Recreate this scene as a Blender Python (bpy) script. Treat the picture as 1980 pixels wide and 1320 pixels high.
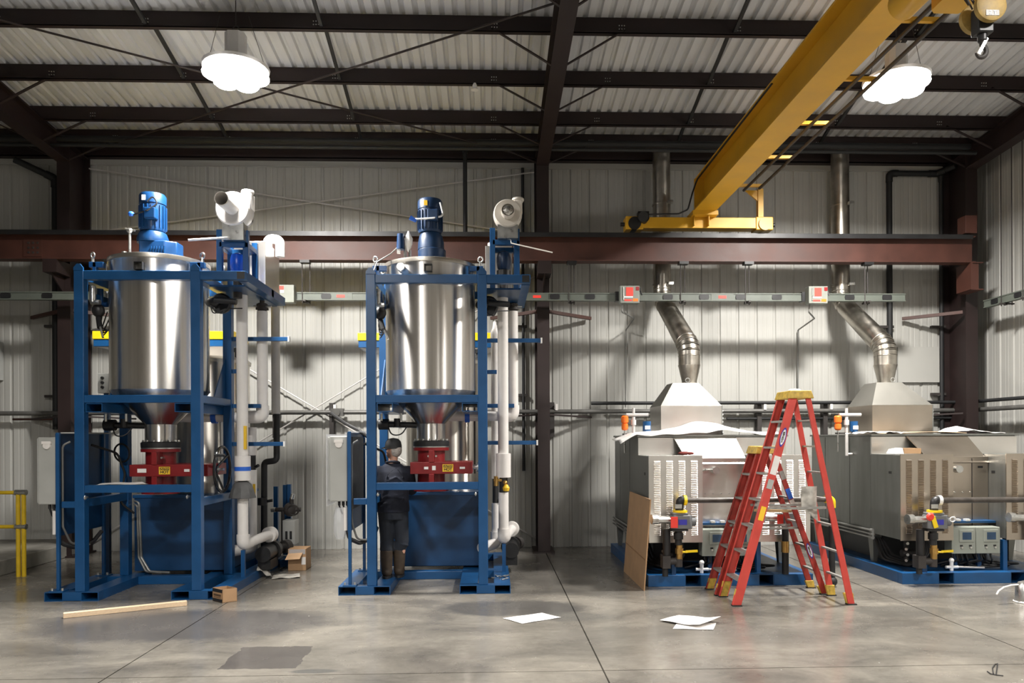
import bpy, math, random
from mathutils import Vector, Matrix
random.seed(7)
for o in list(bpy.data.objects):
    bpy.data.objects.remove(o, do_unlink=True)
SC = bpy.context.scene
COL = SC.collection
PI = math.pi
# ------------------------------------------------------------------ camera (level, shifted lens)
FPX, PSI, RHO, CAMH, CX, CY = 1450.0, math.radians(2.0), 0.0045, 1.75, 998.6, 848.0
_F = Vector((math.sin(PSI), math.cos(PSI), 0)); _R0 = Vector((math.cos(PSI), -math.sin(PSI), 0)); _Z = Vector((0, 0, 1))
_R = _R0*math.cos(RHO) - _Z*math.sin(RHO); _U = _R0*math.sin(RHO) + _Z*math.cos(RHO)
cam_data = bpy.data.cameras.new('camera'); cam = bpy.data.objects.new('camera', cam_data); COL.objects.link(cam)
cam_data.sensor_fit = 'HORIZONTAL'; cam_data.sensor_width = 36.0
cam_data.lens = 36.0*FPX/1980.0
cam_data.shift_x = (990.0-CX)/1980.0
cam_data.shift_y = (CY-660.0)/1980.0
cam_data.clip_start = 0.05; cam_data.clip_end = 200
_m = Matrix((_R, _U, -_F)).transposed().to_4x4(); _m.translation = (0, 0, CAMH)
cam.matrix_world = _m
SC.camera = cam
def ray(px, py):
    return _F*FPX + _R*(px-CX) + _U*(CY-py)
def W(px, py, Y):                      # point seen at a pixel, on the plane Y (depth known from what it touches)
    d = ray(px, py); t = Y/d.y
    return Vector((d.x*t, Y, CAMH+d.z*t))
def ZP(px, py, Y): return W(px, py, Y).z
def XP(px, py, Y): return W(px, py, Y).x
# ------------------------------------------------------------------ world, lamps, exposure
SC.view_settings.view_transform = 'Standard'; SC.view_settings.look = 'None'
SC.view_settings.gamma = 1.0; SC.view_settings.use_curve_mapping = False
SC.view_settings.exposure = 0.32
wd = bpy.data.worlds.new('world'); SC.world = wd; wd.use_nodes = True
wd.node_tree.nodes['Background'].inputs[0].default_value = (0.6, 0.65, 0.7, 1)
wd.node_tree.nodes['Background'].inputs[1].default_value = 0.02
LAMP_W = 510.0
LAMP_SPOTS = [(-2.86, 8.6, 5.86), (4.76, 8.6, 5.82)] + [(x, y, 5.9) for y in (2.4, -3.8) for x in (-2.86, 4.76)]  # the unseen rearmost row is added to give the tanks their streaks
def lamp_light(x, y, z, k=1.0):
    ld = bpy.data.lights.new('lamp_light', 'AREA'); ld.shape = 'DISK'; ld.size = 0.62
    ld.energy = LAMP_W*k; ld.spread = math.radians(166); ld.color = (1.0, 0.965, 0.915)
    lo = bpy.data.objects.new('lamp_light', ld); COL.objects.link(lo); lo.location = (x, y, z)
    return lo
# ------------------------------------------------------------------ mesh helpers
OFF = {}
class MB:
    def __init__(s, o=(0, 0, 0)):
        s.v = []; s.f = []; s.o = Vector(o)
    def add(s, vs, fs):
        n = len(s.v); s.v += [Vector(p)+s.o for p in vs]; s.f += [[n+i for i in f] for f in fs]; return s
    def box(s, x0, x1, y0, y1, z0, z1):
        return s.add([(x, y, z) for z in (z0, z1) for y in (y0, y1) for x in (x0, x1)],
                     [(0, 2, 3, 1), (4, 5, 7, 6), (0, 1, 5, 4), (2, 6, 7, 3), (0, 4, 6, 2), (1, 3, 7, 5)])
    def cbox(s, c, sx, sy, sz):
        return s.box(c[0]-sx/2, c[0]+sx/2, c[1]-sy/2, c[1]+sy/2, c[2]-sz/2, c[2]+sz/2)
    def chbox(s, x0, x1, y0, y1, z0, z1, c):      # box with chamfered vertical edges
        pl = [(x0+c, y0), (x1-c, y0), (x1, y0+c), (x1, y1-c), (x1-c, y1), (x0+c, y1), (x0, y1-c), (x0, y0+c)]
        return s.prism([(x, y, z0) for x, y in pl], (0, 0, z1-z0))
    def prism(s, poly, vec):
        n = len(poly); p = [Vector(q) for q in poly]; e = Vector(vec)
        nrm = Vector((0, 0, 0))
        for i in range(n): nrm += p[i].cross(p[(i+1) % n])
        if nrm.dot(e) < 0: p = p[::-1]
        return s.add(p+[q+e for q in p], [list(range(n))[::-1], list(range(n, 2*n))] + [(i, (i+1) % n, n+(i+1) % n, n+i) for i in range(n)])
    def hexa(s, b, t):                             # bottom quad, top quad (same order, ccw from above)
        return s.add(list(b)+list(t), [(3, 2, 1, 0), (4, 5, 6, 7)] + [(i, (i+1) % 4, 4+(i+1) % 4, 4+i) for i in range(4)])
    def beam(s, p0, p1, w, h, up=(0, 0, 1)):
        p0, p1 = Vector(p0), Vector(p1); d = (p1-p0).normalized(); u = Vector(up)
        a = d.cross(u)
        if a.length < 1e-4: a = d.cross(Vector((0, 1, 0)))
        a.normalize(); b = a.cross(d).normalized()
        q = [a*(w/2)*i + b*(h/2)*j for i, j in ((-1, -1), (1, -1), (1, 1), (-1, 1))]
        return s.prism([p0+k for k in q], p1-p0)
    def cyl(s, p0, p1, r0, r1=None, n=20, cap=True):
        p0, p1 = Vector(p0), Vector(p1); r1 = r0 if r1 is None else r1
        d = (p1-p0).normalized(); a = d.orthogonal().normalized(); b = d.cross(a)
        c = [a*math.cos(2*PI*i/n)+b*math.sin(2*PI*i/n) for i in range(n)]
        f = [(i, (i+1) % n, n+(i+1) % n, n+i) for i in range(n)]
        if cap: f += [list(range(n))[::-1], list(range(n, 2*n))]
        return s.add([p0+k*r0 for k in c]+[p1+k*r1 for k in c], f)
    def pipe(s, p0, p1, r, ri, n=20):              # open hollow cylinder
        p0, p1 = Vector(p0), Vector(p1); d = (p1-p0).normalized(); a = d.orthogonal().normalized(); b = d.cross(a)
        c = [a*math.cos(2*PI*i/n)+b*math.sin(2*PI*i/n) for i in range(n)]
        v = [p0+k*r for k in c]+[p1+k*r for k in c]+[p1+k*ri for k in c]+[p0+k*ri for k in c]
        f = []
        for i in range(n):
            j = (i+1) % n
            for q in range(4):
                r2 = (q+1) % 4
                f.append((q*n+i, q*n+j, r2*n+j, r2*n+i))
        return s.add(v, f)
    def lathe(s, c, prof, n=32, axis=(0, 0, 1), cap=True):   # prof: (radius, height along axis)
        ax = Vector(axis).normalized(); a = Vector((1, 0, 0)) if abs(ax.z) > .99 else ax.orthogonal().normalized(); b = ax.cross(a)
        if abs(ax.z) > .99: b = Vector((0, 1, 0))*(1 if ax.z > 0 else -1)
        c = Vector(c); m = len(prof); v = []
        for r, h in prof:
            v += [c+ax*h+(a*math.cos(2*PI*i/n)+b*math.sin(2*PI*i/n))*r for i in range(n)]
        f = [(k*n+i, k*n+(i+1) % n, (k+1)*n+(i+1) % n, (k+1)*n+i) for k in range(m-1) for i in range(n)]
        if cap: f += [list(range(n))[::-1], list(range((m-1)*n, m*n))]
        return s.add(v, f)
    def ball(s, c, rx, ry=None, rz=None, n=16, m=10):
        ry = rx if ry is None else ry; rz = rx if rz is None else rz
        v = [(c[0], c[1], c[2]-rz)]
        for k in range(1, m):
            t = -PI/2+PI*k/m
            v += [(c[0]+rx*math.cos(t)*math.cos(2*PI*i/n), c[1]+ry*math.cos(t)*math.sin(2*PI*i/n), c[2]+rz*math.sin(t)) for i in range(n)]
        v.append((c[0], c[1], c[2]+rz)); L = len(v)-1
        f = [(0, 1+(i+1) % n, 1+i) for i in range(n)]
        f += [(1+k*n+i, 1+k*n+(i+1) % n, 1+(k+1)*n+(i+1) % n, 1+(k+1)*n+i) for k in range(m-2) for i in range(n)]
        f += [(L, 1+(m-2)*n+i, 1+(m-2)*n+(i+1) % n) for i in range(n)]
        return s.add(v, f)
    def tube(s, pts, r, n=10, cap=True, radii=None):
        p = [Vector(q) for q in pts]; m = len(p)
        t = [(p[min(i+1, m-1)]-p[max(i-1, 0)]).normalized() for i in range(m)]
        a = t[0].orthogonal().normalized(); v = []
        for i in range(m):
            a = (a-t[i]*a.dot(t[i])).normalized(); b = t[i].cross(a); rr = radii[i] if radii else r
            v += [p[i]+(a*math.cos(2*PI*k/n)+b*math.sin(2*PI*k/n))*rr for k in range(n)]
        f = [(i*n+k, i*n+(k+1) % n, (i+1)*n+(k+1) % n, (i+1)*n+k) for i in range(m-1) for k in range(n)]
        if cap: f += [list(range(n))[::-1], list(range((m-1)*n, m*n))]
        return s.add(v, f)
    def ring(s, c, axis, R, r, n=28, k=8):
        ax = Vector(axis).normalized(); a = ax.orthogonal().normalized(); b = ax.cross(a); c = Vector(c); v = []
        for i in range(n):
            d = a*math.cos(2*PI*i/n)+b*math.sin(2*PI*i/n)
            v += [c+d*(R+r*math.cos(2*PI*j/k))+ax*r*math.sin(2*PI*j/k) for j in range(k)]
        return s.add(v, [(i*k+j, ((i+1) % n)*k+j, ((i+1) % n)*k+(j+1) % k, i*k+(j+1) % k) for i in range(n) for j in range(k)])
    def rtubeY(s, x0, x1, y0, y1, z0, z1, t=.008):           # hollow rectangular tube along Y, open ends
        o = [(x0, z0), (x1, z0), (x1, z1), (x0, z1)]; i_ = [(x0+t, z0+t), (x1-t, z0+t), (x1-t, z1-t), (x0+t, z1-t)]
        v = [(x, y, z) for y in (y0, y1) for x, z in o]+[(x, y, z) for y in (y0, y1) for x, z in i_]
        f = []
        for k in range(4):
            j = (k+1) % 4
            f += [(k, j, 4+j, 4+k), (8+j, 8+k, 12+k, 12+j), (j, k, 8+k, 8+j), (4+k, 4+j, 12+j, 12+k)]
        return s.add(v, f)
    def quad(s, a, b, c, d): return s.add([a, b, c, d], [(0, 1, 2, 3)])
    def build(s, name, mat, parent=None, label=None, cat=None, group=None, kind=None, smooth=True, bevel=0, angle=32):
        if parent is not None: off = OFF[parent.name]
        else:
            xs = [q.x for q in s.v]; ys = [q.y for q in s.v]; zs = [q.z for q in s.v]
            off = Vector(((min(xs)+max(xs))/2, (min(ys)+max(ys))/2, min(zs)))
        me = bpy.data.meshes.new(name); me.from_pydata([q-off for q in s.v], [], s.f); me.update()
        if smooth:
            me.polygons.foreach_set('use_smooth', [True]*len(me.polygons)); me.set_sharp_from_angle(angle=math.radians(angle))
        me.materials.append(M[mat] if isinstance(mat, str) else mat)
        o = bpy.data.objects.new(name, me); COL.objects.link(o)
        if parent is not None: o.parent = parent
        else: o.location = off
        OFF[o.name] = off
        if bevel:
            b = o.modifiers.new('bevel', 'BEVEL'); b.width = bevel; b.segments = 2; b.limit_method = 'ANGLE'; b.harden_normals = False
        return tag(o, label, cat, group, kind)
def tag(o, label=None, cat=None, group=None, kind=None):
    if label: o['label'] = label
    if cat: o['category'] = cat
    if group: o['group'] = group
    if kind: o['kind'] = kind
    return o
def thing(name, loc, label=None, cat=None, group=None, kind=None):
    o = bpy.data.objects.new(name, None); COL.objects.link(o); o.location = loc; o.empty_display_size = .2
    OFF[o.name] = Vector(loc)
    return tag(o, label, cat, group, kind)
def inst(src, name, dloc, parent):                 # another object on the same mesh data, moved by dloc
    o = bpy.data.objects.new(name, src.data); COL.objects.link(o); o.parent = parent; o.location = src.location+Vector(dloc)
    for k in src.modifiers:
        n = o.modifiers.new(k.name, k.type)
        if k.type == 'BEVEL': n.width = k.width; n.segments = k.segments; n.limit_method = 'ANGLE'
    OFF[o.name] = OFF[src.name]+Vector(dloc)
    return o
def rpath(pts, r, n=6):                            # polyline with rounded corners
    p = [Vector(q) for q in pts]; out = [p[0]]
    for i in range(1, len(p)-1):
        a, b = (p[i-1]-p[i]), (p[i+1]-p[i]); la, lb = a.length, b.length; a.normalize(); b.normalize()
        ang = a.angle(b); d = min(r/math.tan(ang/2) if ang > .01 else r, la*.49, lb*.49)
        A, B = p[i]+a*d, p[i]+b*d
        for k in range(n+1):
            t = k/n; out.append(A*(1-t)**2+p[i]*2*t*(1-t)+B*t*t)
    out.append(p[-1]); return out
def text_mesh(name, body, size, loc, mat, parent, rot=(PI/2, 0, 0), bold=0.0, align='CENTER'):
    c = bpy.data.curves.new(name, 'FONT'); c.body = body; c.size = size; c.align_x = align; c.align_y = 'CENTER'; c.offset = bold; c.extrude = .0006
    t = bpy.data.objects.new(name, c); COL.objects.link(t)
    bpy.context.view_layer.update()
    me = bpy.data.meshes.new_from_object(t.evaluated_get(bpy.context.evaluated_depsgraph_get()))
    bpy.data.objects.remove(t, do_unlink=True); bpy.data.curves.remove(c)
    me.materials.clear(); me.materials.append(M[mat])
    o = bpy.data.objects.new(name, me); COL.objects.link(o); o.parent = parent
    o.location = Vector(loc)-OFF[parent.name]; o.rotation_euler = rot; OFF[o.name] = OFF[parent.name]
    return o
# ------------------------------------------------------------------ materials
M = {}
def mat(name, col, rough=.5, metal=0.0, var=.12, scale=6.0, bump=0.0, bscale=60.0, rvar=.1, stretch=None, aniso=0.0, spec=.5, coat=0.0, world=False, alpha=1.0, trans=0.0, emit=0.0):
    m = bpy.data.materials.new(name); m.use_nodes = True; nt = m.node_tree; N = nt.nodes; L = nt.links
    b = N['Principled BSDF']
    b.inputs['Roughness'].default_value = rough; b.inputs['Metallic'].default_value = metal
    b.inputs['Specular IOR Level'].default_value = spec; b.inputs['Coat Weight'].default_value = coat
    b.inputs['Transmission Weight'].default_value = trans; b.inputs['Alpha'].default_value = alpha
    tc = N.new('ShaderNodeTexCoord'); mp = N.new('ShaderNodeMapping')
    if world:
        g = N.new('ShaderNodeNewGeometry'); L.new(g.outputs['Position'], mp.inputs[0])
    else: L.new(tc.outputs['Object'], mp.inputs[0])
    if stretch: mp.inputs['Scale'].default_value = stretch
    no = N.new('ShaderNodeTexNoise'); no.inputs['Scale'].default_value = scale; no.inputs['Detail'].default_value = 5
    L.new(mp.outputs[0], no.inputs['Vector'])
    rp = N.new('ShaderNodeValToRGB'); rp.color_ramp.elements[0].position = .3; rp.color_ramp.elements[1].position = .72
    lo = tuple(max(0, c*(1-var)) for c in col); hi = tuple(min(1, c*(1+var)) for c in col)
    rp.color_ramp.elements[0].color = lo+(1,); rp.color_ramp.elements[1].color = hi+(1,)
    L.new(no.outputs['Fac'], rp.inputs[0]); L.new(rp.outputs[0], b.inputs['Base Color'])
    if rvar:
        mr = N.new('ShaderNodeMapRange'); mr.inputs[3].default_value = max(.02, rough-rvar); mr.inputs[4].default_value = min(1, rough+rvar)
        L.new(no.outputs['Fac'], mr.inputs[0]); L.new(mr.outputs[0], b.inputs['Roughness'])
    if bump:
        n2 = N.new('ShaderNodeTexNoise'); n2.inputs['Scale'].default_value = bscale; n2.inputs['Detail'].default_value = 3
        L.new(mp.outputs[0], n2.inputs['Vector'])
        bp = N.new('ShaderNodeBump'); bp.inputs['Strength'].default_value = bump; bp.inputs['Distance'].default_value = .01
        L.new(n2.outputs['Fac'], bp.inputs['Height']); L.new(bp.outputs[0], b.inputs['Normal'])
    if aniso:
        b.inputs['Anisotropic'].default_value = aniso; b.inputs['Anisotropic Rotation'].default_value = .25
        tg = N.new('ShaderNodeTangent'); tg.direction_type = 'RADIAL'; tg.axis = 'Z'; L.new(tg.outputs[0], b.inputs['Tangent'])
    if emit:
        b.inputs['Emission Color'].default_value = tuple(col)+(1,); b.inputs['Emission Strength'].default_value = emit
    M[name] = m; return m
mat('wall_paint', (.412, .408, .382), .42, var=.025, scale=1.2, stretch=(1.5, 1.5, .35), rvar=.05)
mat('roof_panel', (.575, .580, .590), .45, var=.10, scale=2.0, stretch=(2, .4, 1))
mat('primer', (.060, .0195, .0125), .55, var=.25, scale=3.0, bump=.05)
mat("primer_shaded", (.0145, .0064, .0060), .55, var=.25, scale=3.0, bump=.05)  # same primer darkened: shade on the backlit steel put into the colour
mat('rail_steel', (.035, .030, .028), .6, var=.3)
mat('crane_yellow', (.66, .36, .020), .42, var=.10, scale=2.5)
mat('crane_block', (.36, .24, .065), .55, var=.3, scale=18)
mat('blue', (.007, .068, .195), .33, var=.12, scale=4, spec=.5)
mat('blue_deep', (.006, .043, .120), .38, var=.2, scale=4)
mat('motor_blue', (.003, .034, .112), .35, var=.1, scale=9)
mat('bright_blue', (.01, .10, .65), .3, var=.05)
mat('red_dark', (.14, .02, .015), .8, var=.3, scale=20)
mat('red_paint', (.205, .011, .013), .35, var=.15, scale=9)
mat('ladder_red', (.56, .060, .045), .42, var=.10, scale=9)
mat('ladder_cap', (.50, .33, .05), .55, var=.35, scale=24)
mat('aluminium', (.34, .33, .31), .45, metal=.6, var=.2, scale=18)
mat('stainless', (.80, .77, .73), .36, metal=1, var=.14, scale=2.2, stretch=(9, 9, .12), rvar=.03, aniso=1.0)
mat('stainless_sheet', (.84, .81, .77), .30, metal=1, var=.08, scale=2.0, rvar=.06, bump=.12, bscale=1.6)
mat('stainless_side', (.25, .255, .24), .45, metal=.85, var=.12, scale=3.0, stretch=(1, 4, .6))
mat('stainless_dull', (.50, .47, .42), .36, metal=.95, var=.10, scale=5.0, bump=.04, bscale=12)
mat('duct', (.44, .41, .36), .36, metal=1, var=.20, scale=7, rvar=.1, aniso=.4)
mat('pvc', (.78, .75, .72), .35, var=.04, scale=9)
mat('pvc_grey', (.52, .50, .48), .4, var=.08, scale=5)
mat('black', (.012, .012, .013), .45, var=.3)
mat('rubber', (.016, .016, .017), .55, var=.3)
mat('black_gloss', (.010, .010, .011), .18, var=.1)
mat('dark_pipe', (.012, .0125, .0135), .6, var=.25)
mat('grey_pipe', (.115, .112, .105), .45, metal=.3, var=.2)
mat('conduit', (.24, .24, .23), .4, metal=.6, var=.15)
mat('grey_box', (.40, .405, .385), .42, var=.05, scale=5)
mat('grey_green', (.27, .29, .255), .45, var=.08, scale=5)
mat('bus_box', (.19, .20, .175), .45, var=.08)
mat('bus_grey', (.095, .108, .092), .45, var=.12, scale=6)
mat('white', (.80, .79, .77), .5, var=.04)
mat('white_plastic', (.85, .84, .82), .3, var=.03, bump=.2, bscale=9)
mat('yellow', (.85, .60, .01), .4, var=.04)
mat('rail_yellow', (.75, .50, .02), .42, var=.10, scale=10)
mat('sign_yellow', (.88, .55, .03), .5, var=.03)
mat('orange', (.85, .16, .015), .4, var=.05)
mat('tag_red', (.80, .05, .035), .5, var=.06)
mat('tape_blue', (.02, .13, .62), .45, var=.05)
mat('brass', (.55, .34, .11), .35, metal=.9, var=.15, scale=20)
mat('zinc', (.62, .62, .60), .3, metal=.95, var=.1, scale=20)
mat('cardboard', (.42, .255, .135), .75, var=.10, scale=6, bump=.05)
mat('cardboard_dark', (.30, .165, .075), .75, var=.10, scale=6)
mat('cardboard_ink', (.10, .055, .030), .8, var=.2)
mat('cardboard_light', (.58, .37, .21), .75, var=.08)
mat('lumber', (.72, .54, .36), .65, var=.10, scale=3, stretch=(1, 30, 30))
mat('paper', (.76, .73, .70), .7, var=.05, scale=9)
mat('paper_print', (.30, .29, .30), .7, var=.5, scale=40)
mat('rag', (.42, .40, .36), .85, var=.5, scale=9, bump=.3, bscale=30)
mat('tarp', (.10, .10, .10), .6, var=.3, scale=8)
mat('ink', (.012, .012, .014), .5, var=.1)
mat('logo_blue', (.035, .035, .33), .4, var=.05)
mat('screen', (.025, .06, .12), .12, var=.2)
mat('concrete_kerb', (.20, .19, .165), .7, var=.25, scale=5, bump=.1)
mat('joint_fill', (.035, .033, .030), .9, var=.2)
mat('plywood', (.40, .27, .14), .7, var=.15, scale=3, stretch=(1, 1, .2))
mat('skin', (.50, .27, .19), .5, var=.06)
mat('hair', (.36, .33, .30), .7, var=.35, scale=60)
mat('jacket', (.0065, .009, .020), .85, var=.25, scale=9, bump=.25, bscale=22)
mat('jeans', (.012, .016, .025), .85, var=.3, scale=14, bump=.2, bscale=26)
mat('boots', (.036, .023, .013), .7, var=.35, scale=22)
mat('cap', (.010, .011, .013), .7, var=.2)
mat('lamp_glass', (1.0, .96, .90), .4, emit=24.0, var=.0, rvar=0)
mat('lamp_body', (.72, .71, .70), .4, var=.05)
mat('film', (.75, .77, .80), .18, var=.05, bump=.5, bscale=30, alpha=.35)
# polished concrete floor: mottling, wear, stains of their own shape, one painted shade (world coordinates)
def floor_material():
    m = bpy.data.materials.new('concrete_floor'); m.use_nodes = True; nt = m.node_tree; N = nt.nodes; L = nt.links
    b = N['Principled BSDF']; g = N.new('ShaderNodeNewGeometry')
    def noise(s, d=6, rgh=.6, sc=None, dist=0.0):
        n = N.new('ShaderNodeTexNoise'); n.inputs['Scale'].default_value = s; n.inputs['Detail'].default_value = d; n.inputs['Roughness'].default_value = rgh
        n.inputs['Distortion'].default_value = dist
        if sc:
            mp = N.new('ShaderNodeMapping'); mp.inputs['Scale'].default_value = sc; L.new(g.outputs['Position'], mp.inputs[0]); L.new(mp.outputs[0], n.inputs['Vector'])
        else: L.new(g.outputs['Position'], n.inputs['Vector'])
        return n.outputs['Fac']
    def ramp(fac, stops):
        r = N.new('ShaderNodeValToRGB'); e = r.color_ramp.elements
        while len(e) < len(stops): e.new(.5)
        for k, (p, c) in enumerate(stops): e[k].position = p; e[k].color = (c if isinstance(c, tuple) else (c, c, c))+(1,)
        L.new(fac, r.inputs[0]); return r.outputs[0]
    def mix(a, c, fac, mode='MIX'):
        x = N.new('ShaderNodeMix'); x.data_type = 'RGBA'; x.blend_type = mode
        if isinstance(fac, float): x.inputs[0].default_value = fac
        else: L.new(fac, x.inputs[0])
        for i, q in ((6, a), (7, c)):
            if isinstance(q, tuple): x.inputs[i].default_value = q+(1,)
            else: L.new(q, x.inputs[i])
        return x.outputs[2]
    def math_(op, a, c=None):
        x = N.new('ShaderNodeMath'); x.operation = op
        for i, q in enumerate((a, c)):
            if q is None: continue
            if isinstance(q, (int, float)): x.inputs[i].default_value = q
            else: L.new(q, x.inputs[i])
        return x.outputs[0]
    base = ramp(noise(.9, 8, .62, (1, 1.6, 1), .6), [(.30, (.100, .092, .081)), (.5, (.172, .158, .136)), (.70, (.262, .240, .204))])
    fine = ramp(noise(14, 6, .7), [(.3, .78), (.7, 1.12)])
    base = mix(base, fine, .55, 'MULTIPLY')
    scr = ramp(noise(3.2, 8, .75, (.6, 2.6, 1), 1.2), [(.52, 1.0), (.62, .80), (.72, 1.0)])
    base = mix(base, scr, .6, 'MULTIPLY')
    sep = N.new('ShaderNodeSeparateXYZ'); L.new(g.outputs['Position'], sep.inputs[0]); X, Y = sep.outputs[0], sep.outputs[1]
    wob = math_('MULTIPLY', math_('SUBTRACT', noise(2.2, 6, .7), .5), .9)
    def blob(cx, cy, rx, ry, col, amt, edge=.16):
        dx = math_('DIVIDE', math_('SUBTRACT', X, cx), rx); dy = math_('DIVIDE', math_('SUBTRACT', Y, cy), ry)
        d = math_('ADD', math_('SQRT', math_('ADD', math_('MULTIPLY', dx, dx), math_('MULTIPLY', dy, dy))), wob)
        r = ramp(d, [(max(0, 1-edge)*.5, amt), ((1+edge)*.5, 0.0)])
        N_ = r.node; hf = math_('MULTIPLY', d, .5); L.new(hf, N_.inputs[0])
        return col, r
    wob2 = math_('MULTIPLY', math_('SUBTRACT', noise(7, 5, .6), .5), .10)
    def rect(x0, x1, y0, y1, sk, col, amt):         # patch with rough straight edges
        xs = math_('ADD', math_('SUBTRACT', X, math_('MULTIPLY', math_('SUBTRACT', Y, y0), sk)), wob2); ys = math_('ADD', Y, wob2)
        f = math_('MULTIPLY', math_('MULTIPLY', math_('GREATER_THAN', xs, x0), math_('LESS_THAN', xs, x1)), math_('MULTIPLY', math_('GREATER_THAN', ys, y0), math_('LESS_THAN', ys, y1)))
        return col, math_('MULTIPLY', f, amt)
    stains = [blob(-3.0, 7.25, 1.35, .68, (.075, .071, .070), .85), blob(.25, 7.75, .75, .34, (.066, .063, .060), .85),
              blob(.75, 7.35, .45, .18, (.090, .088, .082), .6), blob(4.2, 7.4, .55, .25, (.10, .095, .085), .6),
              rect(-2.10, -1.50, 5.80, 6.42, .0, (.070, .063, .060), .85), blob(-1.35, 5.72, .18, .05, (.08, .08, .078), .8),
              blob(1.2, 10.2, 1.5, 1.5, (.075, .072, .068), .6, .5), blob(5.1, 5.55, .5, .16, (.10, .098, .105), .5), blob(2.1, 6.6, 1.4, .3, (.13, .122, .108), .5, .4)]  # first blob here: shade painted on the floor between skid and machine
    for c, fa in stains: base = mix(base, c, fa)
    # faint light specks
    vo = N.new('ShaderNodeTexVoronoi'); vo.inputs['Scale'].default_value = 3.0; L.new(g.outputs['Position'], vo.inputs['Vector'])
    base = mix(base, (.55, .53, .50), math_('MULTIPLY', math_('LESS_THAN', vo.outputs['Distance'], .022), .7))
    L.new(base, b.inputs['Base Color'])
    rr = ramp(noise(1.6, 6, .6), [(.3, .13), (.7, .34)]); L.new(rr, b.inputs['Roughness'])
    bp = N.new('ShaderNodeBump'); bp.inputs['Strength'].default_value = .06; bp.inputs['Distance'].default_value = .01
    L.new(noise(9, 5, .6), bp.inputs['Height']); L.new(bp.outputs[0], b.inputs['Normal'])
    b.inputs['Specular IOR Level'].default_value = .5
    M['concrete_floor'] = m
floor_material()
# ================================================================== SETTING
WY, RX, LX, FY = 12.10, 8.03, -13.0, -9.0           # back wall, right wall, left wall, front wall planes
ROOF0, SLOPE = 6.385, 0.10
def roof_z(y): return ROOF0 + SLOPE*(12.0-y)        # underside of the roof sheets
# floor: sub-base and cast slabs with sawn joints
fl = MB().box(LX-.2, RX+.2, FY-.2, WY+.2, -.30, -.03).build('floor', 'joint_fill', kind='structure', label='grey polished concrete floor with sawn joints and stains', smooth=False)
xs = [LX, -10.2, -6.5, -2.84, .845, 4.36, RX]; ys = [FY, -5.4, -1.7, 1.97, 5.63, WY]; g = .006
for i in range(len(xs)-1):
    for j in range(len(ys)-1):
        MB().box(xs[i]+g, xs[i+1]-g, ys[j]+g, ys[j+1]-g, -.05, 0).build('slab', 'concrete_floor', fl, smooth=False)
# ribbed wall sheets
def rib_profile(pitch, n, groove, gtop, depth, minor=True):
    p = []
    for k in range(n):
        x = k*pitch; fl_ = pitch-groove
        p += [(x, 0)]
        if minor:
            for c in (fl_*.36, fl_*.64): p += [(x+c-.016, 0), (x+c-.008, .0028), (x+c+.008, .0028), (x+c+.016, 0)]
        p += [(x+fl_, 0), (x+fl_+(groove-gtop)/2, depth), (x+fl_+(groove+gtop)/2, depth)]
    p.append((pitch*n-.001, 0)); return p
WP = rib_profile(.3048, 3, .056, .030, .018); PW = .9144
wb = MB().box(LX-.1, RX+.25, WY+.08, WY+.2, 0, 6.5).build('wall_back', 'wall_paint', kind='structure', label='off-white ribbed metal back wall behind the machines', smooth=False)
poly = [(x, WY+d, .0) for x, d in WP]+[(PW-.001, WY+.07, .0), (0, WY+.07, .0)]
x0 = -13.0; first = None
for k in range(23):
    if first is None: first = MB((x0, 0, 0)).prism(poly, (0, 0, 6.42)).build('wall_panel', 'wall_paint', wb, angle=8)
    else: inst(first, 'wall_panel', (k*PW, 0, 0), wb)
wr = MB().box(RX+.08, RX+.2, FY-.1, WY+.08, 0, 8.6).build('wall_right', 'wall_paint', kind='structure', label='off-white ribbed metal end wall at the right', smooth=False)
poly = [(RX+d, -x, .0) for x, d in WP]+[(RX+.07, -(PW-.001), .0), (RX+.07, 0, .0)]
first = None
for k in range(23):
    if first is None: first = MB((0, WY, 0)).prism(poly, (0, 0, 6.36)).build('wall_panel', 'wall_paint', wr, angle=8)
    else: inst(first, 'wall_panel', (0, -k*PW, 0), wr)
MB().box(LX-.2, LX, FY-.2, WY+.2, 0, 8.6).build('wall_left', 'wall_paint', kind='structure', smooth=False)
MB().box(LX-.2, RX+.2, FY-.2, FY, 0, 8.6).build('wall_front', 'wall_paint', kind='structure', smooth=False)
# roof: backing, corrugated sheets, purlins, eave strut, bracing
def roofpt(x, y, dz=0): return Vector((x, y, roof_z(y)+dz))
ce = MB().hexa([roofpt(LX, FY, .06), roofpt(RX+.2, FY, .06), roofpt(RX+.2, WY+.2, .06), roofpt(LX, WY+.2, .06)],
               [roofpt(LX, FY, .2), roofpt(RX+.2, FY, .2), roofpt(RX+.2, WY+.2, .2), roofpt(LX, WY+.2, .2)]).build('ceiling', 'roof_panel', kind='structure', label='off-white corrugated metal roof on dark red steel purlins', smooth=False)
RP = rib_profile(.1524, 6, .070, .034, .038, False)
poly = [(x, WY+.1, roof_z(WY+.1)+d) for x, d in RP]+[(PW-.001, WY+.1, roof_z(WY+.1)+.05), (0, WY+.1, roof_z(WY+.1)+.05)]
first = None; Lr = WY+.1-FY
for k in range(24):
    if first is None: first = MB((LX, 0, 0)).prism(poly, (0, -Lr, SLOPE*Lr)).build('roof_panel', 'roof_panel', ce, angle=20)
    else: inst(first, 'roof_panel', (k*PW, 0, 0), ce)
PUR = [11.50, 10.86, 9.86, 8.79, 7.70, 6.62, 5.54, 4.46, 3.38, 2.30, 1.22, .14, -.94, -2.02, -3.10, -4.18, -5.26, -6.34, -7.42, -8.5]
PD = .215
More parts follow.
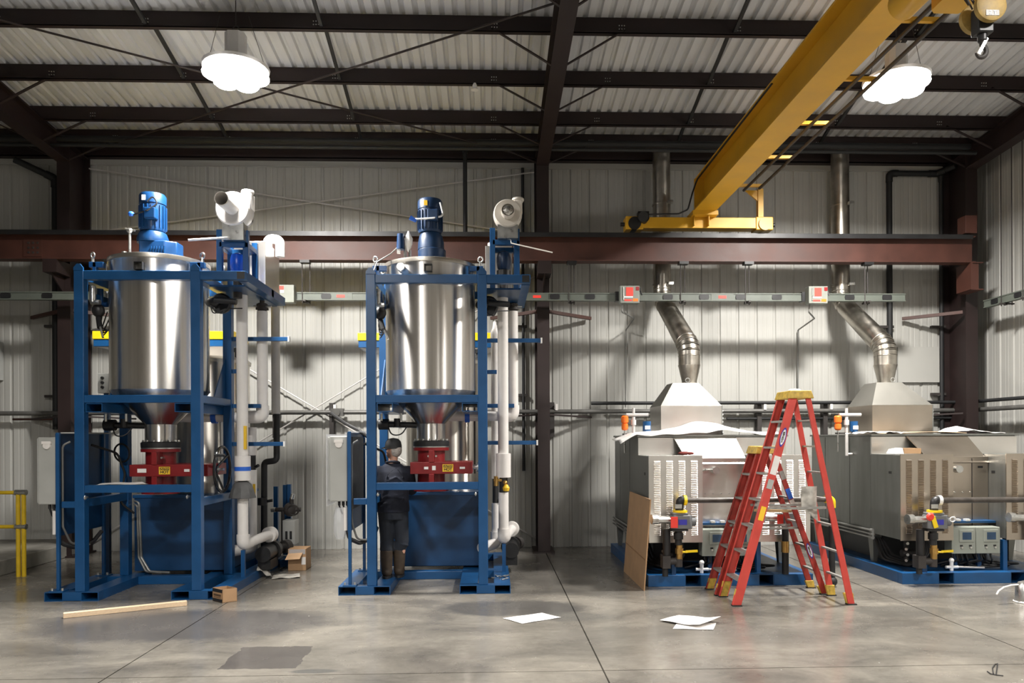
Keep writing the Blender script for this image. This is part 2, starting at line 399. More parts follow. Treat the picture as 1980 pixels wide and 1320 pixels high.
def zpurlin(y):                                     # Z section purlin across the whole roof
    z = roof_z(y)-.004; t = .008; w = .065
    b = MB()
    b.box(LX, RX, y-t/2, y+t/2, z-PD, z)
    b.box(LX, RX, y-w, y, z-PD, z-PD+t); b.box(LX, RX, y, y+w, z-t-.006, z-.006)
    b.box(LX, RX, y-w, y-w+t, z-PD, z-PD+.022)
    return b
for i, y in enumerate(PUR):
    po = zpurlin(y).build('purlin', 'primer_shaded', ce, smooth=False)
    if i in (0, 1, 2, 3):
        bb = MB()
        for xc in (-5.62, -3.95, -2.0, .07, 1.57, 2.95, 5.12, 6.65):
            for dx in (-.03, 0, .03):
                for dz in (.075, .115): bb.cbox((xc+dx, y-.008, roof_z(y)-PD+dz), .011, .012, .011)
        bb.build('purlin_bolts', 'zinc', po, kind='stuff', smooth=False)
ev = MB(); ev.box(LX, RX, 11.93, WY+.01, 6.185, 6.20).box(LX, RX, 11.93, 11.94, 6.185, 6.39).box(LX, RX, 11.93, 12.06, 6.37, 6.385)
ev.build('eave_strut', 'primer_shaded', ce, smooth=False)
MB().box(LX, RX, 12.055, 12.10, 6.10, 6.185).build('eave_trim', 'wall_paint', ce, smooth=False)
for X in (-3.93, -1.93, 2.9, 5.1):                  # bridging angles between purlins
    for k in range(0, 7):
        y0, y1 = PUR[k], PUR[k+1]
        MB().beam((X, y0, roof_z(y0)-PD+.03), (X, y1, roof_z(y1)-.045), .038, .038).build('bridging_angle', 'dark_pipe', ce, smooth=False)
# bracing rods in the roof plane and in the wall plane
FR = [-6.375, .82, 7.53]
for a, b in (((-6.30, 8.15), (.75, 11.75)), ((.75, 8.15), (-6.30, 11.75))):
    MB().cyl(roofpt(a[0], a[1], -.27), roofpt(b[0], b[1], -.27), .013, n=8).build('brace_rod', 'primer_shaded', ce)
for a, b in (((FR[0]+.1, 6.02), (FR[1]-.1, 5.02)), ((FR[1]-.1, 6.02), (FR[0]+.1, 5.02)), ((FR[0]+.1, 4.35), (FR[1]-.1, .15)), ((FR[1]-.1, 4.35), (FR[0]+.1, .15))):
    MB().cyl((a[0], 12.0, a[1]), (b[0], 12.03, b[1]), .011, n=8).build('brace_rod', 'pvc_grey', wb)
# steel frames: column + haunched rafter per bay line (one welded and bolted frame each)
nm = ['leftmost red-primed steel portal frame, its column left of the blue skids', 'middle red-primed steel portal frame between blue skid and ovens', 'rightmost red-primed steel portal frame in the corner by the end wall']
def raf_bot(y): return 5.93+.055*(11.45-y)
for i, X in enumerate(FR):
    t = thing('steel_frame', (X, 11.8, 0), nm[i], 'steel frame', 'portal frames')
    b = MB(); w = .095
    b.box(X-w, X+w, 11.46, 11.475, 0, 6.3).box(X-.006, X+.006, 11.475, 12.03, 0, 6.35).box(X-w, X+w, 12.03, 12.045, 0, 6.38)
    b.box(X-.16, X+.16, 11.42, 12.05, 0, .025)
    b.build('column', 'primer_shaded', t, smooth=False)
    b = MB(); y1 = FY
    b.hexa([(X-w, y1, raf_bot(y1)), (X+w, y1, raf_bot(y1)), (X+w, 11.47, raf_bot(11.47)), (X-w, 11.47, raf_bot(11.47))], [(X-w, y1, raf_bot(y1)+.014), (X+w, y1, raf_bot(y1)+.014), (X+w, 11.47, raf_bot(11.47)+.014), (X-w, 11.47, raf_bot(11.47)+.014)])
    b.hexa([(X-.005, y1, raf_bot(y1)), (X+.005, y1, raf_bot(y1)), (X+.005, 12.03, raf_bot(11.47)), (X-.005, 12.03, raf_bot(11.47))], [(X-.005, y1, roof_z(y1)-PD), (X+.005, y1, roof_z(y1)-PD), (X+.005, 12.03, roof_z(12.03)-PD+.1), (X-.005, 12.03, roof_z(12.03)-PD+.1)])
    zt = lambda y: roof_z(y)-PD-.004
    b.hexa([(X-w, y1, zt(y1)-.012), (X+w, y1, zt(y1)-.012), (X+w, 12.0, zt(12)-.012), (X-w, 12.0, zt(12)-.012)], [(X-w, y1, zt(y1)), (X+w, y1, zt(y1)), (X+w, 12.0, zt(12)), (X-w, 12.0, zt(12))])
    b.build('rafter', 'primer_shaded', t, smooth=False)
    for y in PUR[0:6]:
        for s in (-1, 1):
            if X+s*.8 > RX-.05: continue
            MB().beam((X+s*.05, y-.02, raf_bot(y)+.03), (X+s*.78, y-.03, roof_z(y)-PD+.05), .04, .012).build('flange_brace', 'primer_shaded', t, smooth=False)
    for zz in (3.71, 2.12):                          # horizontal angle brackets on the column
        for s in (-1, 1):
            if X+s*1 > RX: continue
            MB().beam((X+s*.09, 11.55, zz), (X+s*.80, 12.02, zz-.03), .05, .05 if zz > 3 else .025).build('wall_brace', 'primer' if zz > 3 else 'primer_shaded', t, smooth=False)
# raised slab at the left with its edge kerb
MB().box(LX+.01, -6.35, 9.2, WY-.005, .0, .20).build('raised_slab', 'concrete_kerb', label='low raised concrete slab along the wall at far left', cat='slab', bevel=.01)
# ------------------------------------------------------------------ crane runway, brackets
RY = 11.2
def ibeam_x(b, x0, x1, y, z0, z1, bf, tf, tw):
    b.box(x0, x1, y-bf/2, y+bf/2, z0, z0+tf); b.box(x0, x1, y-bf/2, y+bf/2, z1-tf, z1); b.box(x0, x1, y-tw/2, y+tw/2, z0+tf, z1-tf)
rw = thing('crane_runway_beam', (-2.0, RY, 4.38), 'long dark red crane runway beam along the back wall', 'steel beam')
b = MB(); ibeam_x(b, LX+.05, 7.36, RY, 4.39, 4.79, .19, .016, .012); b.build('beam', 'primer', rw, smooth=False)
MB().box(LX+.05, 7.30, RY-.03, RY+.03, 4.79, 4.83).box(LX+.05, 7.3, RY-.12, RY+.12, 4.785, 4.798).box(LX+.05, 7.3, RY-.125, RY-.117, 4.735, 4.798).build('rail', 'black', rw, smooth=False)
MB().box(7.20, 7.38, RY-.1, RY+.1, 4.83, 5.10).build('end_stop', 'primer', rw, smooth=False, bevel=.005)
for X in FR:
    if X > 7: break
    MB().box(X-.10, X+.10, RY-.10, 11.455, 4.20, 4.39).prism([(X-.01, RY-.08, 4.20), (X-.01, 11.455, 4.20), (X-.01, 11.455, 3.95)], (.02, 0, 0)).build('bracket', 'primer_shaded', rw, smooth=False)
MB().box(7.28, 7.40, RY-.10, 11.455, 3.98, 4.39).box(7.30, 7.46, RY-.12, 11.455, 4.375, 4.388).box(7.30, 7.46, RY-.12, 11.455, 3.97, 3.985).build('bracket', 'primer', rw, smooth=False)
sp = MB()
for xx in (-6.72, -6.655, -6.59):
    for zz in (4.50, 4.57, 4.64): sp.cbox((xx, RY-.012, zz), .028, .02, .028)
sp.build('splice_bolts', 'rail_steel', rw, kind='stuff', smooth=False)
MB().box(-6.80, -6.53, RY-.014, RY-.006, 4.44, 4.70).build('splice_plate', 'primer', rw, smooth=False)
# ------------------------------------------------------------------ bridge crane
cr = thing('bridge_crane', (3.2, 11.2, 4.83), 'yellow overhead bridge crane with girder running towards the viewer', 'crane')
GX, GZ0, GZ1, GY1 = 3.19, 5.11, 5.60, -6.0
b = MB(); bf = .165
b.box(GX-bf, GX+bf, GY1, 11.0, GZ0, GZ0+.022); b.box(GX-.14, GX+.14, GY1, 11.0, GZ1-.022, GZ1)
b.build('girder_flange', 'crane_yellow', cr, smooth=False, bevel=.003)
MB().box(GX-.009, GX+.009, GY1, 11.1, GZ0+.022, GZ1-.022).build('girder_web', 'crane_yellow', cr, smooth=False)
MB().box(GX-.16, GX+.16, 10.98, 11.0, GZ0+.02, GZ1-.02).box(GX-.19, GX+.19, 10.96, 11.28, 5.045, 5.11).build('girder_end_plate', 'crane_yellow', cr, smooth=False)
b = MB(); b.box(2.12, 4.20, 11.10, 11.30, 4.885, 5.045)
b.build('end_truck', 'crane_yellow', cr, smooth=False, bevel=.006)
for xx in (GX-.16, GX+.06): MB().box(xx, xx+.012, 11.0, 11.1, 4.90, 5.045).build('stiffener', 'crane_yellow', cr, smooth=False)
for xx in (2.16, 4.12):
    w_ = MB().cyl((xx, 11.06, 4.945), (xx, 11.34, 4.945), .095, n=24).build('wheel', 'black' if xx < 3 else 'crane_yellow', cr)
    MB().box(xx-.13, xx+.13, 11.085, 11.315, 4.86, 5.055).build('wheel_housing', 'crane_yellow', cr, smooth=False, bevel=.01)
    MB().cyl((xx-.19 if xx < 3 else xx+.13, 11.2, 4.96), (xx-.13 if xx < 3 else xx+.19, 11.2, 4.96), .03, n=12).build('bumper', 'black', cr)
MB().cyl((2.30, 10.98, 5.0), (2.30, 11.1, 5.0), .06, n=16).cyl((2.26, 10.93, 5.0), (2.26, 11.02, 5.02), .075, n=16).box(2.2, 2.36, 11.0, 11.12, 5.03, 5.10).build('drive_motor', 'black', cr)
MB().tube(rpath([(2.36, 11.05, 5.07), (2.8, 11.0, 5.065), (2.93, 10.97, 5.12), (2.99, 10.95, 5.35), (3.06, 10.95, 5.55), (3.06, 8.0, 5.575)], .06), .012, n=8).build('cable', 'black', cr)
for k, Y in enumerate((11.0, 9.88, 8.80, 7.70, 6.60, 5.50, 4.40)):
    MB().box(GX+.1, GX+.86, Y-.02, Y+.02, 5.47, 5.51).build('conductor_bracket', 'crane_yellow', cr, smooth=False)
for dx in (.62, .82):
    MB().cyl((GX+dx, -3.0, 5.45), (GX+dx, 11.1 if dx < .7 else 11.0, 5.45), .021, n=10).build('conductor_bar', 'rail_steel', cr)
MB().box(4.05, 4.13, 11.16, 11.24, 5.045, 5.50).prism([(4.05, 11.18, 5.32), (4.05, 11.18, 5.48), (3.86, 11.18, 5.48)], (0, .03, 0)).build('conductor_post', 'crane_yellow', cr, smooth=False)
# hook block hanging from its hoist
hb = thing('hook_block', (3.38, 5.0, 4.38), 'yellow hoist hook block hanging at the top right corner', 'hook block')
C0 = W(1903, 22, 5.0)
for k, dy in enumerate((-.06, .10)):
    c = Vector((C0.x, 5.0+dy, C0.z))
    cv = MB().lathe(c, [(.085, -.025), (.103, -.018), (.103, .018), (.085, .025)], 28, (0, 1, 0)).build('sheave_cover', 'crane_block', hb)
    if k == 0:
        MB().box(c.x-.045, c.x+.045, c.y-.0275, c.y-.025, c.z-.075, c.z-.038).build('load_plate', 'grey_pipe', cv)
        text_mesh('load_text', '2 T', .034, (c.x, c.y-.029, c.z-.057), 'pvc_grey', cv, bold=.001)
        MB().box(c.x-.04, c.x+.04, c.y-.0275, c.y-.025, c.z+.05, c.z+.075).build('name_plate', 'grey_pipe', cv)
MB().box(C0.x-.055, C0.x+.055, 4.975, 5.065, C0.z-.15, C0.z+.03).cyl((C0.x, 5.02, C0.z-.20), (C0.x, 5.02, C0.z-.13), .03, n=14).build('block_body', 'black', hb, bevel=.01)
hk = [Vector((C0.x, 5.02, C0.z-.20))]
for k in range(15):
    a = math.radians(75-k*17); hk.append(Vector((C0.x+.0+.038*math.cos(a)-.012, 5.02, C0.z-.262+.042*math.sin(a))))
MB().tube(hk, .016, n=10, radii=[.020]+[.017]*9+[.015, .013, .011, .009, .007, .005]).build('hook', 'rail_steel', hb)
MB().beam((C0.x+.02, 5.0, C0.z-.18), (C0.x-.04, 5.0, C0.z-.29), .006, .02).build('safety_latch', 'zinc', hb)
hh = thing('hoist_trolley', (GX, 5.0, 4.9), 'yellow wire rope hoist under the crane girder above the hook', 'hoist')
MB().cyl((GX-.1, 4.6, 4.97), (GX-.1, 5.5, 4.97), .11, n=24).build('rope_drum', 'crane_yellow', hh)
MB().box(GX-.22, GX+.22, 4.62, 5.48, 5.075, 5.108).build('trolley_plate', 'crane_yellow', hh)
MB().chbox(GX+.04, GX+.30, 4.7, 5.4, 4.86, 5.06, .04).build('motor_housing', 'crane_yellow', hh)
for dx, dy in ((-.095, -.02), (-.04, .0), (.05, .12), (.09, .10)):
    MB().cyl((C0.x+dx, 5.0+dy, C0.z), (GX-.02+dx*.6, 5.0+dy, 4.97), .006, n=6).build('wire_rope', 'rail_steel', hb)
# ------------------------------------------------------------------ busway along the wall
def busway(name, p0, p1, label, plugs, hangers, tags):
    t = thing(name, p0, label, 'busway', 'busway runs'); p0 = Vector(p0); p1 = Vector(p1); d = (p1-p0).normalized(); n = Vector((d.y, -d.x, 0)); Ln = (p1-p0).length
    MB().beam(p0, p1, .085, .115).build('housing', 'bus_grey', t, smooth=False, bevel=.004)
    for dz in (-.05, .05): MB().beam(p0+n*.045+Vector((0, 0, dz)), p1+n*.045+Vector((0, 0, dz)), .012, .016).build('side_rail', 'bus_grey', t, smooth=False)
    for s in plugs:
        q = p0+d*s+n*.046; a = []
        for k in range(12):
            an = 2*PI*k/12; a.append(q+d*(.075*math.copysign(abs(math.cos(an))**.5, math.cos(an)))+_Z*(.042*math.copysign(abs(math.sin(an))**.5, math.sin(an))))
        MB().prism(a, n*.008).build('outlet_cover', 'black', t, smooth=False)
    for s in hangers:
        for e in (-.045, .045):
            q = p0+d*s+d*e+n*(.05 if e < 0 else -.05)
            MB().cyl(q-_Z*.10, (q.x, q.y, 4.40 if abs(d.y) < .5 else 6.0), .008, n=6).build('hanger_rod', 'rail_steel', t)
        q = p0+d*s
        MB().beam(q-_Z*.072-n*.11, q-_Z*.072+n*.11, .03, .022).beam(q-d*.05-_Z*.08, q+d*.05-_Z*.08, .02, .02).build('hanger_bar', 'rail_steel', t, smooth=False)
        if abs(d.y) < .5: MB().box(q.x-.07, q.x+.07, RY-.1, RY+.02, 4.35, 4.39).build('beam_clamp', 'black', t, smooth=False)
    for s in tags:
        q = p0+d*s+n*.046
        MB().beam(q-d*.17, q+d*.17, .006, .11).build('joint_cover', 'bus_grey', t, smooth=False)
        MB().beam(q-d*.06+n*.004, q+d*.06+n*.004, .004, .04).build('joint_label', 'tag_red', t, smooth=False)
    return t
bx = lambda px: XP(px, 575, RY)
def sx(l, x0): return [bx(p)-x0 for p in l]
xa = LX+.2
busway('busway', (xa, RY, 3.865), (6.30, RY, 3.865), 'long grey-green busway hung below the runway beam on the back wall',
       sx([15, 95, 158, 632, 1072, 1140, 1290, 1360, 1430, 1500, 1640, 1712], xa), sx([215, 592, 1105, 1320, 1445, 1675], xa), sx([660, 1038, 1395], xa))
busway('busway', (7.62, 11.25, 3.78), (7.62, 6.0, 3.78), 'short grey busway on the right end wall', [.25, .75, 1.3], [.45, .9], [])
for k, px in enumerate((1213, 1571, 556)):
    X = bx(px); lab = ['grey plug-in switch box with red label on the busway above first oven', 'grey plug-in switch box with red label on the busway between the two flues', 'grey plug-in switch box on the busway beside the left blue skid'][k]
    t = thing('busway_switch_box', (X, RY-.1, 3.73), lab, 'switch box', 'plug-in boxes on the busway')
    MB().box(X-.14, X+.145, RY-.20, RY-.056, 3.745, 4.0).build('enclosure', 'bus_box', t, smooth=False, bevel=.006)
    MB().box(X-.10, X-.085, RY-.215, RY-.2, 3.79, 3.98).build('hinge_strip', 'zinc', t, smooth=False)
    if k == 2:
        MB().box(X-.08, X-.0, RY-.203, RY-.2, 3.93, 3.985).build('small_label', 'tag_red', t, smooth=False); MB().box(X-.08, X-.0, RY-.203, RY-.2, 3.885, 3.925).build('white_label', 'white', t, smooth=False)
        continue
    MB().box(X-.055, X+.05, RY-.203, RY-.2, 3.85, 3.975).build('warning_label', 'tag_red', t, smooth=False)
    MB().box(X+.09, X+.14, RY-.203, RY-.2, 3.93, 3.985).build('small_label', 'red_paint', t, smooth=False)
    MB().box(X-.08, X+.03, RY-.203, RY-.2, 3.775, 3.80).build('rating_label', 'tag_red', t, smooth=False)
    MB().box(X+.045, X+.12, RY-.203, RY-.2, 3.77, 3.81).build('position_label', 'orange', t, smooth=False)
    MB().box(X-.085, X+.045, RY-.203, RY-.2, 3.825, 3.843).build('white_label', 'white', t, smooth=False)
    MB().beam((X+.15, RY-.15, 3.96), (X+.185, RY-.16, 3.87), .02, .02).cbox((X+.155, RY-.15, 3.965), .03, .03, .03).build('switch_handle', 'black', t, smooth=False)
    MB().box(X-.19, X-.14, RY-.07, RY+.05, 3.80, 3.94).build('plug_end', 'black', t, smooth=False)
    if k < 2:
        e = X+.16
        MB().tube(rpath([(X-.09, RY-.1, 3.745), (X-.10, RY-.1, 3.63), (e, RY+.3, 3.60), (e-.03, WY-.05, 3.50), (e-.04, WY-.05, 2.25)], .03), .012, n=8).build('conduit', 'conduit', t)
# ------------------------------------------------------------------ pipes along the walls
def pipe_run(name, pts, r, m, label, cat='pipe', group=None, bend=.12, fit=True):
    t = thing(name, pts[0], label, cat, group)
    MB().tube(rpath(pts, bend), r, n=12).build('pipe', m, t)
    if fit:
        for i in range(1, len(pts)-1):
            a, c, e = Vector(pts[i-1]), Vector(pts[i]), Vector(pts[i+1])
            MB().tube(rpath([c+(a-c).normalized()*min(.14, (a-c).length*.6), c, c+(e-c).normalized()*min(.14, (e-c).length*.6)], bend), r*1.22, n=12).build('elbow', m, t)
    return t
PY = 11.93
pr = pipe_run('wall_pipe', [(LX+.1, PY, 2.18), (7.75, PY, 2.18), (7.75, 5.0, 2.18)], .036, 'grey_pipe', 'grey steel pipe running the length of the back wall at head height')
for px, z in ((640, 0), (1068, 0), (1470, 0), (1520, 0), (1598, 0), (530, 0)):
    X = XP(px, 797, PY)
    MB().box(X-.035, X+.035, PY+.03, PY+.14, 1.78, 2.33).build('strut_channel', 'rail_steel', pr, smooth=False)
    MB().box(X+.045, X+.085, PY-.045, PY+.05, 2.20, 2.30).build('pipe_clamp', 'pvc', pr, smooth=False)
MB().cyl((XP(652, 797, PY), PY-.07, 2.18), (XP(652, 797, PY), PY+.05, 2.18), .06, n=16).box(XP(640, 797, PY), XP(665, 797, PY), PY-.055, PY+.05, 2.12, 2.24).build('tee', 'grey_pipe', pr)
pipe_run('wall_pipe', [(XP(1143, 780, 11.9), 11.9, 2.31), (7.70, 11.9, 2.31), (7.70, 5.0, 2.31)], .028, 'dark_pipe', 'upper thin black pipe behind the oven hoods')
pipe_run('wall_pipe', [(XP(1405, 810, 12.0), 12.0, 2.06), (7.80, 12.0, 2.06)], .024, 'dark_pipe', 'lower thin black pipe behind the ladders and ovens', fit=False)
pipe_run('wall_pipe', [(XP(25, 808, 12.02), 12.02, 2.09), (XP(150, 808, 12.02), 12.02, 2.09)], .018, 'primer', 'short dark bar on the wall at far left', fit=False)
pipe_run('ceiling_pipe', [(LX+.1, 11.3, 6.21), (7.4, 11.3, 6.21)], .045, 'dark_pipe', 'upper of two black mains running under the eave', fit=False)
pipe_run('ceiling_pipe', [(LX+.1, 11.15, 6.06), (7.4, 11.15, 6.06)], .028, 'dark_pipe', 'lower thinner of two black mains under the eave', fit=False)
def vpipe(px, y0, y1, r, label, Y=12.03, top=None, m='dark_pipe'):
    X = XP(px, 500, Y); z0, z1 = ZP(px, y1, Y), ZP(px, y0, Y)
    pts = [(X, Y, z0), (X, Y, z1)]+(top(X, Y, z1) if top else [])
    t = pipe_run('drop_pipe', pts, r, m, label, group='vertical pipes on the back wall', bend=.07)
    for z in (3.55, 2.45, 1.2):
        if z0 < z < z1: MB().box(X-.17, X+.06, Y-.02, Y+.045, z-.02, z+.02).build('pipe_strap', 'rail_steel', t, smooth=False)
vpipe(1720, 335, 770, .045, 'black pipe rising left of the white wall plate, bent at top', top=lambda X, Y, z: [(X+.80, Y, z), (X+.95, Y-.25, z+.04)])
vpipe(1820, 335, 835, .034, 'black pipe rising right of the white wall plate', top=lambda X, Y, z: [(X+.12, Y-.16, z+.10)])
vpipe(107, 345, 830, .05, 'black pipe beside the leftmost steel column', top=lambda X, Y, z: [(X-.5, Y-.2, z+.22)])
vpipe(900, 280, 450, .034, 'black pipe with gooseneck top above the right blue tank', top=lambda X, Y, z: [(X+.12, Y-.1, z+.0)], Y=11.7)
vpipe(1011, 325, 910, .026, 'thin black pipe dropping left of the middle column')
# white blank plate on the wall
a = W(1735, 671, 12.07); c = W(1820, 739, 12.07)
MB().box(a.x, c.x, 12.05, 12.085, c.z, a.z).build('wall_plate', 'wall_paint', label='blank off-white sheet fixed to the wall behind second oven', cat='panel', smooth=False)
# ------------------------------------------------------------------ high-bay lamps
lampn = ['glowing high-bay lamp hanging over the left blue skid', 'glowing high-bay lamp hanging right of the yellow crane girder']
for i, (x, y, z) in enumerate(LAMP_SPOTS):
    t = thing('high_bay_lamp', (x, y, z), (lampn+['high-bay lamp behind the viewer on the left', 'high-bay lamp behind the viewer on the right', 'added unseen high-bay lamp far behind on the left, for tank streaks', 'added unseen high-bay lamp far behind on the right, for tank streaks'])[i], 'lamp', 'high-bay lamps')
    MB().lathe((x, y, z+.06), [(.30, 0), (.36, .02), (.37, .05), (.20, .09), (.13, .12)], 24).build('reflector', 'lamp_body', t)
    MB().chbox(x-.11, x+.11, y-.10, y+.10, z+.17, z+.48, .05).build('ballast_housing', 'lamp_body', t)
    for k in range(6):
        a_ = k*PI/3+.3; q = (x+.215*math.cos(a_), y+.215*math.sin(a_), z+.015)
        MB().ball(q, .15, .15, .075, n=14, m=8).build('lamp_bulb', 'lamp_glass', t)
    MB().ball((x, y, z+.0), .16, .16, .08, n=14, m=8).build('lamp_bulb', 'lamp_glass', t)
    MB().ring((x, y, z+.54), (0, 1, 0), .035, .008, 16, 6).cyl((x, y, z+.575), (x, y, roof_z(y)+.01), .006, n=6).build('hanger_hook', 'rail_steel', t)
    for s in (-1, 1): MB().cyl((x+s*.33, y, z+.10), (x+s*.16, y-.05, roof_z(y)-.2), .003, n=5).build('safety_wire', 'rail_steel', t)
    lo = lamp_light(x, y, z-.085, 1.0 if i < 2 else .6); lo.parent = t; lo.location = (0, 0, -.085)
# ================================================================== BLUE PROCESS SKIDS
def bolts_ring(b, c, R, n, s=.022, h=.03, z=0):
    for k in range(n):
        a = 2*PI*(k+.5)/n; b.cyl((c[0]+R*math.cos(a), c[1]+R*math.sin(a), z), (c[0]+R*math.cos(a), c[1]+R*math.sin(a), z+h), s/2, n=6)
def process_skid(ox, oy, U):
    side = ['left', 'right'][U]
    O = (ox, oy, 0); B = lambda: MB(O)
    loc = Vector(O)
    def at(px, py, ly):                        # photo pixel of this skid -> local x, z at local depth
        p = W(px, py, oy+ly); return p.x-ox, p.z
    # ---------------- welded frame
    fr = thing('skid_frame', loc, f'blue welded tube frame of the {side} process skid on fork tubes', 'steel frame', 'blue skid frames')
    for x0, x1, y1 in ((-1.0, -.80, 1.12), (-.61, -.42, 1.30), (.36, .56, 2.45), (.75, .935, 2.45)):
        B().rtubeY(x0, x1, 0, y1, 0, .10).build('fork_tube', 'blue', fr, smooth=False)
    for x0, x1 in ((-.80, -.61), (.56, .75)):
        B().box(x0, x1, .004, .12, .004, .098).build('fork_spacer', 'blue', fr, smooth=False)
        B().box(x0, x1, .95, 1.12, .004, .098).build('fork_spacer', 'blue', fr, smooth=False)
    B().box(-.42, .36, .92, 1.04, .0, .10).build('base_beam', 'blue', fr, smooth=False, bevel=.006)
    B().box(-.42, .75, 2.30, 2.42, .0, .10).build('base_beam', 'blue', fr, smooth=False, bevel=.006)
    ZT0, ZT1 = 3.515, 3.612
    for x in (-.628, .628):
        for y in (.065, 1.06):
            B().box(x-.052, x+.052, y-.05, y+.05, .10, ZT1).build('post', 'blue', fr, smooth=False, bevel=.005)
    for x in (-.628, .628):                      # lifting ears
        B().prism([(x-.052, .012, ZT1), (x+.052, .012, ZT1), (x+.052, .012, ZT1+.03), (x+.018, .012, ZT1+.072), (x-.018, .012, ZT1+.072), (x-.052, .012, ZT1+.03)], (0, .016, 0)).build('lifting_ear', 'blue', fr, smooth=False)
    bm = []
    bm += [(-.576, .576, .018, .11, ZT0, ZT1), (.68, 1.175, .018, .11, ZT0, ZT1), (-.576, .576, 1.01, 1.11, ZT0, ZT1), (.68, 1.175, 1.01, 1.11, ZT0, ZT1)]
    for x in (-.628, .628): bm += [(x-.05, x+.05, .115, 1.01, ZT0, ZT1)]
    bm += [(-.576, .576, .02, .11, 2.165, 2.25), (-.576, .576, 1.01, 1.11, 2.165, 2.25)]
    for x in (-.628, .628): bm += [(x-.045, x+.045, .115, 1.01, 2.165, 2.25), (x-.045, x+.045, .115, 1.01, 1.02, 1.11)]
    bm += [(-.576, .576, .02, .11, 1.178, 1.263)]
    bm += [(-.83, -.68, .03, .10, 1.015, 1.085)]
    for q in bm: B().box(*q).build('beam', 'blue', fr, smooth=False, bevel=.005)
    B().rtubeY(1.075, 1.175, .11, 1.62, ZT0-.005, ZT1, .008).build('outrigger_beam', 'blue', fr, smooth=False)
    B().box(1.083, 1.167, .0165, .018, ZT0+.008, ZT1-.008).build('tube_opening', 'black', fr, smooth=False)
    B().box(.68, 1.08, 1.50, 1.60, ZT0, ZT1).build('beam', 'blue', fr, smooth=False, bevel=.005)
    B().box(.68, 1.075, .30, 1.60, ZT0-.02, ZT0).build('platform_plate', 'blue_deep', fr, smooth=False)
    for x0, x1 in ((-.565, -.385), (.395, .575)):
        B().rtubeY(x0, x1, .03, 1.10, 2.062, 2.160, .008).build('fork_tube', 'blue', fr, smooth=False)
    # blower stand on the platform
    zs1 = at(434 if U == 0 else 954, 445 if U == 0 else 442, .45)[1]
    for x, y in ((.75, .44), (1.04, .47), (.75, .80), (1.04, .80)):
        B().box(x-.032, x+.032, y-.03, y+.03, ZT1 if y < .6 else ZT0, zs1-(.0 if y < .6 else .06)).build('stand_post', 'blue', fr, smooth=False, bevel=.004)
    for y in (.44, .80): B().box(.75, 1.04, y-.03, y+.03, zs1-.20, zs1-.14).build('stand_beam', 'blue', fr, smooth=False, bevel=.004)
    for x in (.75, 1.04): B().box(x-.03, x+.03, .44, .80, zs1-.20, zs1-.14).build('stand_beam', 'blue', fr, smooth=False, bevel=.004)
    # pipe support arms on the right
    for z, x1, y in ((3.0, 1.36, 1.065), (2.17, 1.02, 1.065), (1.70, 1.30, 1.065), (2.6, .80, 1.065)):
        B().box(.68, x1, y-.02, y+.025, z-.025, z+.025).build('pipe_arm', 'blue', fr, smooth=False, bevel=.003)
        if x1 > 1.2: B().box(x1, x1+.02, y-.03, y+.035, z-.033, z+.033).build('arm_cap', 'white', fr, smooth=False)
    for s in (-1, 1):                            # gusset behind the posts
        B().prism([(s*.60, 1.0, 2.25), (s*.60, .62, 2.25), (s*.60, 1.0, 2.75)], (s*.012, 0, 0)).build('gusset', 'blue', fr, smooth=False)
    for x, z in ((-.55, 1.13), (.545, 1.13)):
        B().cyl((x, .03, z), (x, -.02, z), .014, n=8).ring((x, -.012, z), (1, 0, 0), .02, .006, 12, 6).build('eye_bolt', 'zinc', fr)
    # ---------------- mixing tank
    tk = thing('mixing_tank', loc+Vector((0, .56, 1.65)), f'polished stainless cone-bottom tank in the {side} blue frame', 'tank', 'cone-bottom tanks')
    cy = .60; R = .535
    B().lathe((0, cy, 0), [(R, 2.325), (R, 3.06), (R, 3.785)], 72, cap=False).build('shell', 'stainless', tk)
    B().lathe((0, cy, 0), [(R+.016, 3.775), (R+.018, 3.80), (R+.016, 3.822), (R-.03, 3.835), (.10, 3.855), (.0, 3.856)], 72).build('lid', 'stainless_dull', tk)
    B().lathe((0, cy, 0), [(R-.085, 2.240), (R-.045, 2.262), (R+.004, 2.322), (R+.004, 2.33)], 72, cap=False).build('skirt_ring', 'stainless', tk)
    B().lathe((0, cy, 0), [(.172, 1.935), (.452, 2.241)], 64, cap=False).build('cone', 'stainless_cone', tk)
    B().lathe((0, cy, 0), [(.172, 1.735), (.172, 1.935)], 48, cap=False).build('outlet_neck', 'stainless', tk)
    fg = B().lathe((0, cy, 0), [(.215, 1.665), (.217, 1.69), (.217, 1.722), (.20, 1.736)], 40).build('flange', 'black', tk)
    bb = B(); bolts_ring(bb, (0, cy), .192, 14, .026, .022, 1.732); bb.build('flange_bolts', 'zinc', fg, kind='stuff')
    B().lathe((0, cy, 0), [(.214, 1.652), (.214, 1.664)], 40).build('gasket', 'zinc', tk)
    xs_, zs_ = at(268 if U == 0 else 828, 513 if U == 0 else 517, .02)
    B().rtubeY(xs_-.045, xs_+.045, .0, .12, zs_-.045, zs_+.04, .007).build('level_socket', 'black', tk, smooth=False)
    for k, (ax, ay) in enumerate(((-.48, .28), (.48, .28), (.48, .92), (-.48, .92))):      # lifting lugs with shackles
        sg = 1 if ax > 0 else -1
        lg = B().box(min(ax, ax+sg*.16), max(ax, ax+sg*.16), ay-.03, ay+.03, 3.70, 3.76).box(ax+sg*.10-.02, ax+sg*.10+.02, ay-.03, ay+.03, 3.60, 3.76).build('lifting_lug', 'blue', tk, smooth=False, bevel=.004)
        B().ring((ax+sg*.13, ay, 3.84), (.5, 1, 0), .03, .010, 18, 8).cyl((ax+sg*.13, ay, 3.76), (ax+sg*.13, ay, 3.815), .018, n=10).build('shackle', 'zinc', lg)
